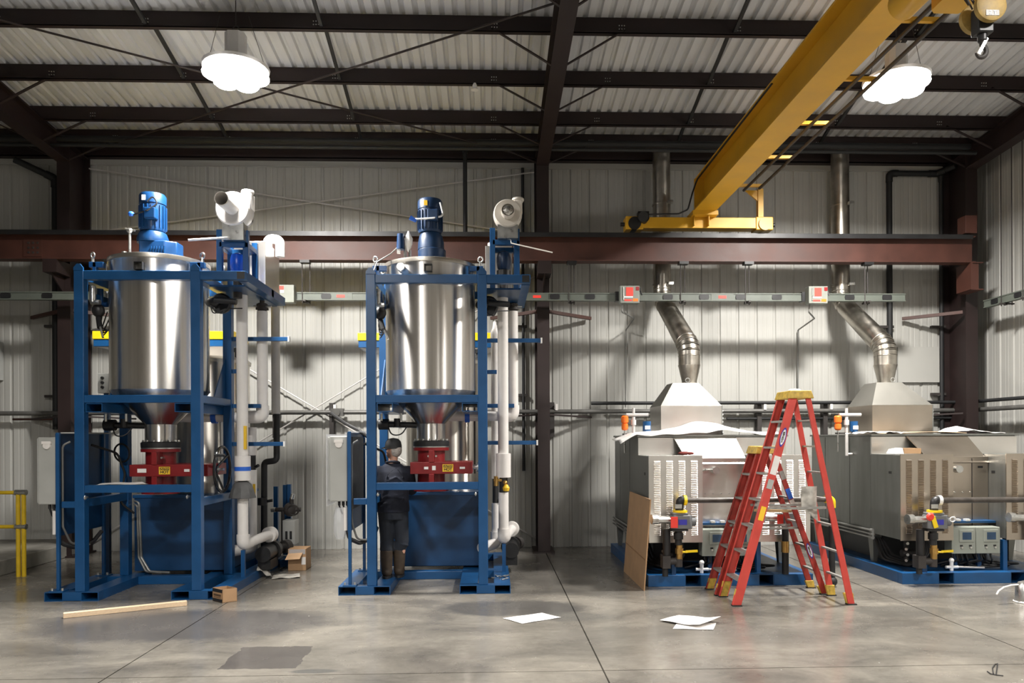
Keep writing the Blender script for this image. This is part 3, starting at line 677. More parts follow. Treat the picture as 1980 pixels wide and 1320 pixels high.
    # ---------------- mixer drive
    mx, mz = at(295 if U == 0 else 832, 470, .60)
    mm = 'motor_blue' if U == 0 else 'motor_navy'
    md = thing('mixer_drive', loc+Vector((0, .60, 3.86)), f'blue upright geared motor on top of the {side} tank', 'motor', 'mixer drives')
    gx0, _ = at(270 if U == 0 else 806, 470, .48); gx1, _ = at(340 if U == 0 else 861, 470, .48)
    zt = at(295, 376 if U == 0 else 383, .6)[1]; zg = at(295, 449 if U == 0 else 449, .6)[1]; mc = (at(271 if U == 0 else 811, 400, .6)[0]+at(320 if U == 0 else 852, 400, .6)[0])/2
    if U == 0:
        B().prism([(gx0, .45, 3.86), (gx1-.12, .45, 3.86), (gx1, .52, 3.86), (gx1, .70, 3.86), (gx1-.12, .78, 3.86), (gx0, .78, 3.86), (gx0-.0, .60, 3.86)][:6], (0, 0, .20)).build('gear_housing', mm, md, bevel=.015)
        for k in range(6): B().box(gx0+.14+k*.03, gx0+.152+k*.03, .43, .45, 3.90, 3.99).build('cooling_rib', mm, md, smooth=False)
        B().lathe((mc, .6, 0), [(.17, 4.055), (.175, 4.10), (.15, 4.17), (.12, zg)], 28).build('gear_neck', mm, md)
    else:
        gc = (gx0+gx1)/2
        B().lathe((gc, .6, 0), [(.165, 3.86), (.168, 4.0), (.168, 4.03)], 12).build('gear_housing', mm, md, bevel=.01)
        B().lathe((gc-.01, .6, 0), [(.16, 4.03), (.155, 4.12), (.14, 4.19), (.12, zg)], 24).build('gear_neck', mm, md)
    B().lathe((mc, .6, 0), [(.135, zg), (.14, zg+.02), (.14, zt-.13), (.148, zt-.125), (.148, zt-.03), (.135, zt-.006), (.09, zt)], 36).build('motor_body', mm, md)
    for k in range(20):
        a = 2*PI*k/20; c, s = math.cos(a), math.sin(a)
        B().beam((mc+.145*c, .6+.145*s, zg+.03), (mc+.145*c, .6+.145*s, zt-.15), .008, .018, (c, s, 0)).build('motor_fin', mm, md, smooth=False)
    B().box(mc-.02, mc+.11, .40, .50, zg+.11, zg+.24).build('terminal_box', mm, md, smooth=False, bevel=.012)
    B().box(mc-.06, mc-.02, .448, .452, zt-.11, zt-.05).build('rating_plate', 'sign_yellow' if U else 'white', md, smooth=False)
    if U == 0:
        B().tube(rpath([(mc+.02, .41, zg+.30), (mc+.08, .42, zt-.07), (mc+.14, .42, zt-.16), (mc+.03, .40, zg+.20), (mc-.16, .45, zg+.16)], .05), .009, n=8).build('cable', 'black', md)
        B().ball((mc-.18, .45, zg+.17), .035, .03, .03, 10, 6).build('cable_wrap', 'tape_blue', md)
    else:
        B().tube(rpath([(mc+.13, .47, zt-.07), (mc+.17, .47, zg+.18), (mc+.06, .40, zg+.13), (mc-.20, .42, zg+.12)], .06), .011, n=8).build('cable', 'film_white', md)
        B().cyl((mc-.22, .42, zg+.14), (mc-.15, .42, zg+.10), .03, .02, n=10).build('cable_wrap', 'tape_blue', md)
    # fittings on the lid
    if U == 0:
        p = at(251, 487, .35)[0]
        t = thing('lid_nozzle', loc+Vector((p, .35, 3.84)), 'small steel sanitary valve standing on the lid of the left tank', 'valve')
        B().cyl((p, .35, 3.835), (p, .35, 4.13), .016, n=10).ball((p, .35, 4.14), .035, .03, .03).cyl((p-.05, .35, 4.16), (p+.06, .35, 4.14), .012, n=8).build('valve_stem', 'zinc', t)
        B().cyl((p-.06, .36, 3.84), (p-.06, .36, 3.90), .035, n=12).cyl((p, .35, 3.84), (p, .35, 3.86), .04, n=12).build('clamp', 'zinc', t)
    else:
        p = at(790, 480, .32)[0]
        t = thing('lid_sensor', loc+Vector((p, .32, 3.84)), 'wrapped blue and white level sensor on the lid of the right tank', 'sensor')
        z_ = 3.84
        B().cyl((p-.04, .32, z_-.01), (p-.04, .32, z_+.18), .018, n=10).cyl((p+.015, .32, z_-.01), (p+.015, .32, z_+.12), .016, n=10).lathe((p-.04, .32, 0), [(.035, z_), (.035, z_+.02)], 14).lathe((p+.015, .32, 0), [(.03, z_), (.03, z_+.02)], 14).build('sensor_stem', 'zinc', t)
        B().cyl((p-.09, .30, z_+.12), (p-.09, .30, z_+.30), .05, .04, n=14).build('sensor_head', 'motor_blue', t)
        B().lathe((p-.0, .32, 0), [(.012, z_+.10), (.045, z_+.19), (.05, z_+.25), (.02, z_+.31), (.008, z_+.34)], 10).build('wrapped_head', 'white_plastic', t)
        B().box(p-.13, p-.09, .27, .30, z_+.07, z_+.13).build('sensor_tag', 'white', t)
        B().tube([(p-.11, .30, z_+.16), (p-.2, .26, z_+.06), (p-.35, .2, z_-.05), (p-.40, .18, z_-.2)], .008, n=6).build('sensor_cable', 'conduit', t)
        B().cyl(*[(at(775, 516, .09)[0], y, at(775, 516, .09)[1]) for y in (.06, .17)], .045, n=18).build('port_ring', 'zinc', tk)
    # ---------------- slide gate valve
    gv = thing('slide_gate_valve', loc+Vector((0, .58, 1.15)), f'red slide gate valve with caution sign under the {side} tank', 'valve', 'red slide gate valves')
    cy = .60
    B().lathe((0, cy, 0), [(.215, 1.615), (.217, 1.65), (.16, 1.651)], 40).lathe((0, cy, 0), [(.165, 1.15), (.165, 1.616)], 36).lathe((0, cy, 0), [(.21, 1.13), (.21, 1.16)], 36).build('valve_body', 'red_paint', gv)
    bx0 = at(250 if U == 0 else 793, 909, .30)[0]; bx1 = at(402 if U == 0 else 913, 909, .30)[0]
    zb1, zb0 = at(306 if U == 0 else 835, 898 if U == 0 else 893, .30)[1], at(306 if U == 0 else 835, 921 if U == 0 else 916, .30)[1]
    gb = B().box(bx0, bx1, .30, .90, zb0, zb1).build('gate_housing', 'red_paint', gv, smooth=False, bevel=.006)
    rx_ = at(298 if U == 0 else 834, 909, .29)[0]
    for za, zc in ((zb1, 1.62), (1.16, zb0)): B().box(rx_-.03, rx_+.03, .285, .46, za, zc).build('rib', 'red_paint', gv, smooth=False, bevel=.004)
    sx_ = at(318 if U == 0 else 866, 909, .295)[0]; zm = (zb0+zb1)/2
    sg = B().box(sx_-.062, sx_+.062, .294, .2985, zm-.043, zm+.043).build('caution_sign', 'sign_yellow', gv, smooth=False)
    B().box(sx_-.054, sx_+.054, .2925, .294, zm+.006, zm+.036).build('sign_band', 'ink', sg, smooth=False)
    text_mesh('sign_word', 'CAUTION', .026, loc+Vector((sx_, .2922, zm+.021)), 'sign_yellow', sg, bold=.0006)
    text_mesh('sign_word', 'HOT', .044, loc+Vector((sx_, .2935, zm-.018)), 'ink', sg, bold=.0018)
    for k, (px, wd, ht) in enumerate(((274, .10, .045), (361, .06, .03)) if U == 0 else ((839, .042, .05), (894, .06, .025), (824, .05, .03))):
        xx = at(px, 909, .295)[0]
        B().box(xx-wd/2, xx+wd/2, .2965, .2985, zm-ht/2, zm+ht/2).build('sticker', 'white', gv, smooth=False)
    for k in range(2):
        for zz in (1.55, 1.19): B().cyl((rx_-.04+.09*k, .43, zz), (rx_-.04+.09*k, .36, zz), .012, n=8).build('stud', 'zinc', gv)
    if U == 0:
        wx = at(424, 905, .45)[0]
        B().cyl((bx1-.01, .55, zm), (wx+.02, .55, zm), .016, n=10).build('stem', 'zinc', gv)
        hw = B().ring((wx, .55, zm), (1, 0, 0), .262, .017, 40, 10).build('handwheel', 'black_gloss', gv)
        hbx = wx-.11
        B().cyl((hbx-.03, .55, zm), (hbx+.06, .55, zm), .04, n=16).build('wheel_hub', 'black_gloss', hw)
        for k in range(3):
            a = math.radians(40+120*k)
            B().cyl((hbx+.02, .55, zm), (wx, .55+.255*math.cos(a), zm+.255*math.sin(a)), .014, n=8).build('wheel_spoke', 'black_gloss', hw)
        B().cyl((wx-.02, .35, zm+.17), (wx+.10, .35, zm+.17), .016, n=10).build('crank_knob', 'black', hw)
    else:
        B().cyl((bx1-.01, .55, zm), (bx1+.11, .55, zm), .03, n=12).cyl((bx1+.05, .55, zm), (bx1+.08, .55, zm), .06, n=12).build('stem', 'zinc', gv)
    # ---------------- lower bin
    bn = thing('product_bin', loc+Vector((0, 1.6, .10)), f'dark blue steel bin at the bottom of the {side} skid', 'bin', 'blue steel bins')
    B().box(-.56, .60, 1.13, 2.28, .13, 1.04).build('bin_body', 'blue_deep', bn, smooth=False, bevel=.006)
    B().box(-.575, .615, 1.115, 2.295, 1.035, 1.075).build('rim', 'blue', bn, smooth=False, bevel=.005)
    B().box(-.50, .54, 1.3, 2.1, .10, .13).build('bin_foot', 'blue', bn, smooth=False)
    # ---------------- rear tank with hopper
    rt = thing('rear_tank', loc+Vector((.1, 1.80, 1.08)), f'dull stainless tank standing behind the {side} cone tank', 'tank', 'rear tanks')
    rc = (.10, 1.80)
    B().lathe((*rc, 0), [(.53, 1.078), (.53, 2.75)], 56, cap=True).build('shell', 'stainless_rear', rt)
    B().lathe((*rc, 0), [(.545, 2.75), (.55, 2.79), (.50, 2.83), (.1, 2.86)], 56).build('lid', 'stainless_dull', rt)
    B().cyl((rc[0]+.46, rc[1]-.2, 2.80), (rc[0]+.46, rc[1]-.2, 2.92), .035, n=10).cyl((rc[0]+.46, rc[1]-.2, 2.90), (rc[0]+.46, rc[1]-.2, 2.95), .055, n=12).build('clamp_knob', 'black', rt)
    for k in range(2):
        lx = rc[0]+.40+.06*k; B().cyl((lx+.01, rc[1]-.50+.05*k, 1.3), (lx+.01, rc[1]-.50+.05*k, 2.6), .012, n=6).build('cable', 'black', rt)
    hx0 = -1.36 if U == 0 else -1.07
    hp = thing('hopper', loc+Vector((hx0+.92, 1.9, 2.86)), f'yellow and blue rectangular hopper behind the {side} tank', 'hopper', 'yellow and blue hoppers')
    B().box(hx0, hx0+1.84, 1.70, 2.30, 3.085, 3.19).build('yellow_rim', 'yellow', hp, smooth=False, bevel=.006)
    B().box(hx0+.01, hx0+1.83, 1.71, 2.29, 2.99, 3.085).build('blue_body', 'blue', hp, smooth=False, bevel=.005)
    B().hexa([(rc[0]-.25, 1.8, 2.855), (rc[0]+.25, 1.8, 2.855), (rc[0]+.25, 2.1, 2.855), (rc[0]-.25, 2.1, 2.855)], [(hx0+.04, 1.73, 2.99), (hx0+1.8, 1.73, 2.99), (hx0+1.8, 2.27, 2.99), (hx0+.04, 2.27, 2.99)]).build('chute', 'pvc_grey', hp, smooth=False)
    # ---------------- control cabinet on its stand
    cb = thing('control_cabinet', loc+Vector((-.88, .5, .10)), ['grey control cabinet on blue stand at the left skid', 'grey control cabinet in plastic film on blue stand of the right skid'][U], 'cabinet', 'skid control cabinets')
    B().box(-1.105, -.905, .07, .92, 1.05, 1.79).build('enclosure', 'grey_box', cb, smooth=False, bevel=.012)
    B().box(-1.125, -1.105, .09, .90, 1.065, 1.775).build('door', 'grey_box', cb, smooth=False, bevel=.006)
    B().box(-.905, -.885, .05, 1.0, .70, 1.83).build('mounting_panel', 'blue_deep', cb, smooth=False, bevel=.004)
    for y in (.06, 1.02):
        B().box(-.895, -.86, y-.018, y+.018, .112, 1.84).build('stand_post', 'blue', cb, smooth=False, bevel=.003)
        B().box(-.95, -.80, y-.06, y+.06, .100, .112).build('foot_plate', 'blue', cb, smooth=False)
        for dx in (-.055, .055): B().cyl((-.875+dx, y-.035, .112), (-.875+dx, y-.035, .14), .012, n=6).build('anchor_bolt', 'zinc', cb)
    B().lathe((-1.0, .068, 1.70), [(.045, 0), (.04, .018), (.0, .02)], 16, (0, -1, 0)).build('vent_knob', 'pvc', cb)
    B().box(-1.05, -.95, .045, .068, 1.715, 1.745).build('latch', 'pvc', cb, smooth=False)
    B().box(-.885, -.72, .12, .95, 1.83, 1.845).build('rain_cover', 'grey_box' if U == 0 else 'film', cb, smooth=False)
    for k in range(3):
        xg = -1.01+.045*k
        B().cyl((xg, .13, 1.05), (xg, .13, 1.0), .016, n=8).tube(rpath([(xg, .13, 1.0), (xg+.02, .14, .92), (-.93, .2, .86)], .04), .010, n=6).build('cable_gland', 'black', cb)
    B().cyl((-.935, .10, .98), (-.935, .10, .72), .028, n=12).build('conduit_stub', 'pvc', cb)
    B().tube(rpath([(-.92, .12, .76), (-.90, .13, .62), (-.80, .25, .55), (-.66, .35, .60), (-.64, .5, .70)], .09), .024, n=8).build('flex_hose', 'rubber', cb)
    B().tube(rpath([(-.80, .16, 1.74), (-.865, .12, 1.70), (-.865, .12, .80), (-.82, .2, .60), (-.66, .3, .58)], .09), .012, n=8).build('cable', 'conduit', cb)
    B().tube(rpath([(-.80, .6, 1.70), (-.60, .8, 1.60), (-.56, .9, 1.35), (-.62, .9, 1.0), (-.5, 1.0, .86)], .12), .014, n=8).build('cable', 'rubber', cb)
    if U == 0:
        B().ring((-.62, .95, 1.60), (.3, 1, .1), .11, .012, 24, 6).build('cable_loop', 'rubber', cb)
        B().tube(rpath([(-.56, 1.14, 1.0), (-.50, 1.13, .98), (-.47, 1.12, .3), (-.35, 1.08, .13), (-.1, 1.07, .115)], .06), .016, n=8).build('cable', 'conduit', cb)
        B().tube(rpath([(-.56, 1.14, .96), (-.52, 1.13, .94), (-.50, 1.12, .3), (-.40, 1.09, .13), (-.2, 1.07, .115)], .06), .016, n=8).build('cable', 'conduit', cb)
    else:
        B().tube(rpath([(-1.4, 1.6, 2.10), (-1.1, 1.0, 1.95), (-.9, .8, 1.86), (-.72, .6, 1.75)], .2), .022, n=8).build('cable', 'rubber', cb)
        B().box(-1.14, -1.13, .06, .5, 1.0, 1.81).box(-1.14, -.9, .055, .06, 1.79, 1.81).build('plastic_film', 'film', cb)
        B().lathe((-1.0, .12, 0), [(.05, .62), (.075, .70), (.07, .9), (.05, .98)], 10).build('plastic_bag', 'film', cb)
        B().box(-.885, -.87, .2, .95, .95, 1.78).build('black_cover', 'rubber', cb, smooth=False)
    # ---------------- white plastic pipework
    mxp, myp = .874, .82
    zA = at(475 if U == 0 else 973, 530, myp)[1]+.08
    z1 = at(475 if U == 0 else 975, 881 if U == 0 else 876, myp)[1]; z2 = at(475 if U == 0 else 975, 929 if U == 0 else 923, myp)[1]
    z3 = at(475 if U == 0 else 975, 955 if U == 0 else 953, myp)[1]; z4 = at(475 if U == 0 else 975, 1052 if U == 0 else 1040, myp)[1]
    p1 = thing('suction_pipe', loc+Vector((mxp, myp, z4)), f'thick white plastic riser in front at the {side} skid, with a wide coupling', 'pipe', 'white risers')
    B().cyl((mxp, myp, z1-.02), (mxp, myp, zA+.10), .066, n=28).build('pipe', 'pvc', p1)
    B().lathe((mxp, myp, 0), [(.080, z2), (.093, z2+.005), (.093, z1-.005), (.08, z1)], 28).build('coupling', 'pvc', p1)
    if U == 0:
        B().lathe((mxp, myp, 0), [(.0945, z2+.12), (.0945, z2+.17)], 28, cap=False).build('blue_tape', 'tape_blue', p1)
        B().box(mxp+.035, mxp+.065, myp-.068, myp-.03, z1+.08, z1+.36).build('yellow_label', 'sign_yellow', p1)
        B().lathe((mxp, myp, 0), [(.072, z3+.15), (.105, z3+.12), (.135, z3+.05), (.16, z3-.04), (.155, z3-.045), (.125, z3+.045), (.07, z3+.13)], 9, cap=False).build('rubber_wrap', 'tarp', p1)
    else:
        B().ball((mxp+.02, myp-.08, z2-.06), .03).build('plug', 'brass', p1); B().lathe((mxp+.03, myp-.09, 0), [(.035, z2-.16), (.045, z2-.12), (.02, z2-.08)], 10).build('tag', 'sign_yellow', p1)
        B().cyl((mxp-.09, myp-.04, z2-.10), (mxp-.09, myp-.04, z2+.02), .03, n=10).cyl((mxp-.12, myp-.04, z2-.03), (mxp-.02, myp-.04, z2-.03), .02, n=8).build('ball_valve', 'brass', p1)
    B().cyl((mxp, myp, z3-.02), (mxp, myp, z2+.01), .052, n=20).build('rubber_sleeve', 'rubber', p1)
    B().cyl((mxp, myp, z4+.10), (mxp, myp, z3+.01), .063, n=28).build('pipe', 'pvc', p1)
    B().tube(rpath([(mxp, myp, z4+.12), (mxp, myp, z4), (mxp+.02, myp+.16, z4)], .10), .074, n=24).build('elbow', 'pvc', p1)
    B().cyl((mxp+.02, myp+.15, z4), (mxp+.12, myp+.68, z4+.03), .062, n=24).build('pipe', 'pvc', p1)
    B().cyl((mxp+.11, myp+.66, z4+.03), (mxp+.125, myp+.74, z4+.03), .10, n=24).build('collar', 'pvc', p1)
    B().box(mxp-.02, mxp+.025, myp-.02, myp+.02, .10, z4-.07).build('pipe_stand', 'blue', p1, smooth=False)
    p2 = thing('return_pipe', loc+Vector((.78, 1.50, .30)), f'thinner white plastic riser behind the front riser of the {side} skid', 'pipe', 'white risers')
    zt2 = at(495 if U == 0 else 958, 826 if U == 0 else 665, 1.5)[1]; z5 = at(495 if U == 0 else 958, 880 if U == 0 else 925, 1.5)[1]; z6 = at(495 if U == 0 else 958, 908 if U == 0 else 972, 1.5)[1]
    B().cyl((.78, 1.5, z5), (.78, 1.5, zt2), .052, n=24).cyl((.78, 1.5, .50), (.78, 1.5, z6), .052, n=24).build('pipe', 'pvc', p2)
    B().cyl((.78, 1.5, z6), (.78, 1.5, z5), .04, n=16).cyl((.83, 1.47, z6+.04), (.87, 1.45, z6+.06), .02, n=8).build('rubber_sleeve', 'rubber', p2)
    B().tube(rpath([(.78, 1.5, .52), (.78, 1.5, .36), (.60, 1.10, .36)], .08), .07, n=20).build('elbow', 'pvc', p2)
    if U == 1: B().lathe((.78, 1.5, 0), [(.05, zt2), (.06, zt2+.05), (.06, zt2+.14), (.03, zt2+.22), (.02, zt2+.30)], 20).build('bottle_trap', 'pvc', p2)
    else: B().box(.80, .83, 1.445, 1.452, z6-.32, z6-.18).build('yellow_label', 'sign_yellow', p2)
    x3 = 1.01; y3 = 1.172; zt3 = at(511 if U == 0 else 993, 602, y3)[1]; zb3 = at(511, 806 if U == 0 else 806, y3)[1]
    p3 = thing('transfer_pipe', loc+Vector((x3, y3, zb3)), f'white plastic pipe hanging under the platform of the {side} skid and turning behind its tank', 'pipe', 'white risers')
    B().cyl((x3, y3, zb3+.05), (x3, y3, zt3), .066, n=24).build('pipe', 'pvc', p3)
    B().tube(rpath([(x3, y3, zb3+.14), (x3, y3, zb3), (x3-.20, y3, zb3)], .11), .078, n=24).build('elbow', 'pvc', p3)
    B().cyl((x3-.18, y3, zb3), (-.05, y3-.03, zb3), .062, n=24).build('pipe', 'pvc', p3)
    xt = .42
    B().lathe((xt, y3-.01, zb3), [(.079, -.03), (.079, .03)], 24, (1, 0, 0)).build('blue_tape', 'tape_blue', p3)
    B().lathe((x3, y3, 0), [(.055, zt3), (.055, zt3+.10)], 20).lathe((x3, y3, 0), [(.078, zt3+.02), (.078, zt3+.045)], 20).lathe((x3, y3, 0), [(.07, zt3+.07), (.07, zt3+.09)], 20).cyl((x3, y3, zt3+.1), (x3, y3, ZT0-.02), .03, n=14).build('union', 'rail_steel', p3)
    B().cyl((x3-.1, y3-.02, zt3+.06), (x3+.12, y3-.02, zt3+.06), .012, n=8).build('union_bolt', 'zinc', p3)
    if U == 0:
        x4, y4 = at(533, 700, 1.96)[0], 1.96; zt4 = at(533, 560, 1.96)[1]; zb4 = at(533, 800, 1.96)[1]; zj = at(530, 890, 1.96)[1]
        p4 = thing('vent_pipe', loc+Vector((x4, y4, .3)), 'long grey-white pipe at the back right of the left skid', 'pipe')
        B().cyl((x4, y4, zb4), (x4, y4, zt4), .058, n=22).build('pipe', 'pvc_grey', p4)
        B().tube(rpath([(x4+.01, y4, zb4+.02), (x4+.01, y4, zj), (x4-.16, y4, zj-.02), (x4-.17, y4, .14)], .06), .042, n=14).build('lower_pipe', 'dark_pipe', p4)
        B().cyl((x4-.17, y4-.06, zj-.60), (x4-.17, y4-.06, zj-.50), .06, n=14).cyl((x4-.17, y4, zj-.56), (x4-.05, y4, zj-.54), .02, n=8).build('valve', 'black', p4)
    # ---------------- blower, damper actuator, filter box
    bcx, bcy = .93, .42; bz = at(463 if U == 0 else 984, 407 if U == 0 else 416, bcy)[1]
    bl = thing('blower', loc+Vector((bcx, bcy, zs1-.14)), f'white round-bodied centrifugal blower on top of the {side} skid', 'blower', 'white blowers')
    Rv = .195 if U == 0 else .165
    B().lathe((bcx, bcy, bz), [(Rv*.93, -.10), (Rv, -.08), (Rv*1.04, 0), (Rv, .08), (Rv*.93, .10)], 44, (0, 1, 0)).build('volute', 'pvc' if U == 0 else 'pvc_cream', bl)
    oz = bz+Rv+.02
    B().box(bcx+Rv*.45, bcx+Rv*1.05, bcy-.08, bcy+.08, bz, bz+Rv*.95).cyl((bcx+Rv*.75, bcy, bz+Rv*.9), (bcx+Rv*.75, bcy, oz+.01), .062, n=20).lathe((bcx+Rv*.75, bcy, 0), [(.072, oz-.02), (.072, oz+.015)], 20).build('outlet', 'pvc' if U == 0 else 'pvc_cream', bl, bevel=.01)
    Li = .34 if U == 0 else .12
    B().pipe((bcx, bcy-.09, bz), (bcx, bcy-.10-Li, bz), .078, .070, 28).build('inlet_tube', 'pvc' if U == 0 else 'pvc_cream', bl)
    B().cyl((bcx, bcy-.09, bz), (bcx, bcy-.12, bz), .07, n=24).build('inlet_screen', 'black', bl)
    if U == 1: B().ball((bcx, bcy-.20, bz), .066, .03, .066, 12, 8).build('foil_plug', 'foil', bl)
    B().box(bcx-.12, bcx+.12, bcy-.08, bcy+.08, zs1-.14, bz-Rv*.8).build('foot', 'zinc', bl, smooth=False)
    B().cyl((bcx, bcy+.1, bz), (bcx, bcy+.38, bz), .09, n=24).build('motor', 'black', bl)
    da = thing('damper_actuator', loc+Vector((.885, .62, zs1-.62)), f'blue rounded valve actuator inside the blower stand of the {side} skid', 'actuator', 'blue actuators')
    dz = zs1-.33
    B().lathe((.885, .64, 0), [(.05, dz-.13), (.075, dz-.10), (.085, dz-.03), (.085, dz+.03), (.07, dz+.09), (.03, dz+.11)], 20).build('actuator_body', 'bright_blue' if U == 0 else 'motor_navy', da)
    B().lathe((.885, .64, 0), [(.07, dz-.20), (.085, dz-.19), (.085, dz-.13), (.06, dz-.12)], 20).build('actuator_base', 'black', da)
    B().cyl((.885, .64, dz-.42), (.885, .64, dz-.20), .05, n=16).build('actuator_stem', 'rail_steel', da)
    fb = thing('filter_box', loc+Vector((.87, 1.3, ZT0)), f'stainless box beside the blower on the platform of the {side} skid', 'box', 'stainless filter boxes')
    zf1 = at(500 if U == 0 else 944, 466 if U == 0 else 475, 1.05)[1]
    B().box(.66, 1.09 if U == 0 else 1.0, 1.05, 1.66, ZT1+.002, zf1).build('box_body', 'stainless_sheet', fb, smooth=False, bevel=.004)
    if U == 0:
        B().tube(rpath([(1.0, 1.45, zf1-.02), (1.0, 1.45, zf1+.14), (1.16, 1.45, zf1+.12), (1.16, 1.45, zf1-.10)], .07), .06, n=18).build('vent_elbow', 'pvc', fb)
    else: B().cyl((.74, 1.2, zf1-.01), (.74, 1.2, zf1+.07), .05, n=18).build('vent_stub', 'pvc', fb)
    # dangling rod tied to the blower stand
    if U == 0: a, c = at(364, 464, .1), at(446, 459, .36); ra, rc_ = (a[0], .1, a[1]), (c[0], .36, c[1])
    else: a, c = at(988, 470, .30), at(1068, 488, .1); ra, rc_ = (a[0], .30, a[1]), (c[0], .1, c[1])
    rd = thing('tie_rod', loc+Vector(ra), f'thin pale rod sticking out from the blower stand of the {side} skid', 'rod', 'rods on the blower stands')
    rb = B().cyl(ra, rc_, .014 if U == 0 else .008, n=8).build('rod', 'white' if U == 0 else 'pvc_cream', rd)
    e = rc_ if U == 0 else ra
    B().tube(rpath([e, (e[0], e[1], e[2]+.04), (bcx, .40, zs1-.14)], .02), .005, n=6).build('wire_tie', 'zinc', rd)
    # clutter hanging under the top beam: valves and wires left of the tank and at the platform
    vt = thing('pneumatic_valve_bank', loc+Vector((-.50, .45, 3.1)), f'dark valves and tubing hanging under the top left corner of the {side} skid', 'valve', 'valve banks')
    B().box(-.60, -.56, .20, .80, 3.33, 3.40).build('mounting_bar', 'blue', vt, smooth=False)
    for k in range(3): B().cyl((-.58, .22+.16*k, 3.30), (-.58, .22+.16*k, 3.48), .035, n=12).cyl((-.60, .22+.16*k, 3.30), (-.50, .22+.16*k, 3.30), .028, n=10).build('solenoid', 'zinc' if k != 1 else 'motor_blue', vt)
    B().ball((-.56, .30, 3.22), .07, .06, .08, 12, 8).cyl((-.56, .3, 3.14), (-.52, .25, 3.02), .03, n=10).build('regulator', 'black', vt)
    B().cyl((-.52, .25, 3.05), (-.46, .2, 2.90), .012, n=8).build('drain_tube', 'zinc', vt)
    for k in range(4): B().tube(rpath([(-.56, .3+.1*k, 3.24), (-.60, .4, 3.05-.05*k), (-.50, .5, 3.0+.03*k), (-.55, .9, 3.15-.05*k)], .1), .007, n=6).build('air_line', 'rubber', vt)
    vb = thing('underslung_valve', loc+Vector((.72, .6, 3.2)), f'dark butterfly valve and wiring under the platform of the {side} skid', 'valve', 'underslung valves')
    B().lathe((.70, .62, 3.36), [(.10, -.04), (.12, -.02), (.12, .02), (.10, .04)], 24, (0, 1, 0)).ball((.62, .55, 3.36), .08, .07, .06).cyl((.70, .4, 3.36), (.95, .4, 3.34), .035, n=12).build('valve_body', 'black', vb)
    for k in range(3): B().tube(rpath([(.62, .5, 3.32), (.66+.05*k, .45, 3.2), (.8, .5, 3.28), (.95, .6, 3.30)], .08), .007, n=6).build('wire', 'rubber', vb)
    # black arm under the cone (vibrator / actuator)
    ar = thing('cone_actuator', loc+Vector((-.45, .5, 1.8)), f'black actuator arm under the cone of the {side} tank', 'actuator', 'cone actuators')
    B().cyl((-.58, .55, 1.93), (-.16, .60, 1.92), .035, n=12).cyl((-.62, .55, 1.93), (-.50, .55, 1.93), .065, n=16).cyl((-.40, .55, 1.90), (-.40, .55, 2.0), .04, n=12).build('actuator_body', 'black', ar)
    for x in (-.58, -.35): B().cyl((x, .50, 1.97), (x, .50, 2.06), .016, n=8).build('mount_stud', 'zinc', ar)
    B().tube(rpath([(-.50, .5, 1.90), (-.46, .45, 1.80), (-.34, .45, 1.80), (-.28, .5, 1.90)], .1), .008, n=6).build('wire', 'rubber', ar)
    # pump at the back right of the base
    pm = thing('transfer_pump', loc+Vector((.92, 1.55, .10)), f'black pump among the pipes at the back of the {side} skid', 'pump', 'transfer pumps')
    B().cyl((.98, 1.25, .30), (.98, 1.60, .30), .10, n=22).cyl((.98, 1.60, .30), (.98, 1.70, .30), .13, n=22).box(.90, 1.06, 1.3, 1.65, .10, .22).build('pump_body', 'black', pm)
    B().cyl((.98, 1.70, .30), (1.08, 1.95, .30), .055, n=14).cyl((1.06, 1.92, .30), (1.10, 2.0, .30), .09, n=16).build('discharge', 'rail_steel', pm)
    return fr
mat('motor_navy', (.006, .028, .080), .4, var=.15, scale=9)
mat('pvc_cream', (.62, .58, .52), .42, var=.06)
mat('stainless_cone', (.55, .53, .51), .22, metal=1, var=.05, scale=5, rvar=.04, aniso=.4)
mat('stainless_rear', (.70, .66, .60), .36, metal=1, var=.14, scale=2.2, stretch=(9, 9, .12), rvar=.03, aniso=1.0)
mat('foil', (.55, .54, .52), .15, metal=1, var=.2, scale=40, bump=.9, bscale=40)
mat('film_white', (.75, .76, .78), .3, var=.05)
UN = [(-3.862, 8.34), (-.713, 8.48)]
process_skid(*UN[0], 0); process_skid(*UN[1], 1)
# small junction box and pump station behind the left skid
a = W(205, 722, 9.9); b_ = W(225, 760, 9.9)
jb = thing('junction_box', (a.x, 9.93, 0), 'small grey switch box seen left of the left tank', 'switch box')
MB().box(a.x-.09, a.x+.09, 9.86, 9.98, b_.z, a.z).build('enclosure', 'grey_box', jb, smooth=False, bevel=.005)
for k in range(3): MB().cyl((a.x-.02, 9.86, a.z-.06-.06*k), (a.x-.02, 9.83, a.z-.06-.06*k), .018, n=10).build('selector_switch', 'black', jb)
MB().box(a.x-.03, a.x+.03, 9.9, 9.96, .0, b_.z).build('stand', 'blue_deep', jb, smooth=False)
ps = thing('pump_station', (-2.62, 10.55, 0), 'grey starter box with black valves behind the left skid', 'pump')
MB().box(-2.91, -2.66, 10.45, 11.0, 0, .10).build('base_channel', 'blue', ps, smooth=False)
for px, pt in ((534, 940), (552, 937), (559, 936)):
    x = XP(px, 960, 10.9); MB().box(x-.03, x+.03, 10.87, 10.93, .10, ZP(px, pt, 10.9)).build('support_post', 'blue', ps, smooth=False)
q0, q1 = W(548, 1005, 10.55), W(572, 1052, 10.55)
MB().box(q0.x, q1.x, 10.5, 10.72, q1.z, q0.z).build('starter_box', 'grey_box', ps, smooth=False, bevel=.006)
MB().box((q0.x+q1.x)/2-.03, (q0.x+q1.x)/2+.03, 10.56, 10.64, .09, q1.z+.02).build('box_stand', 'blue_deep', ps, smooth=False)
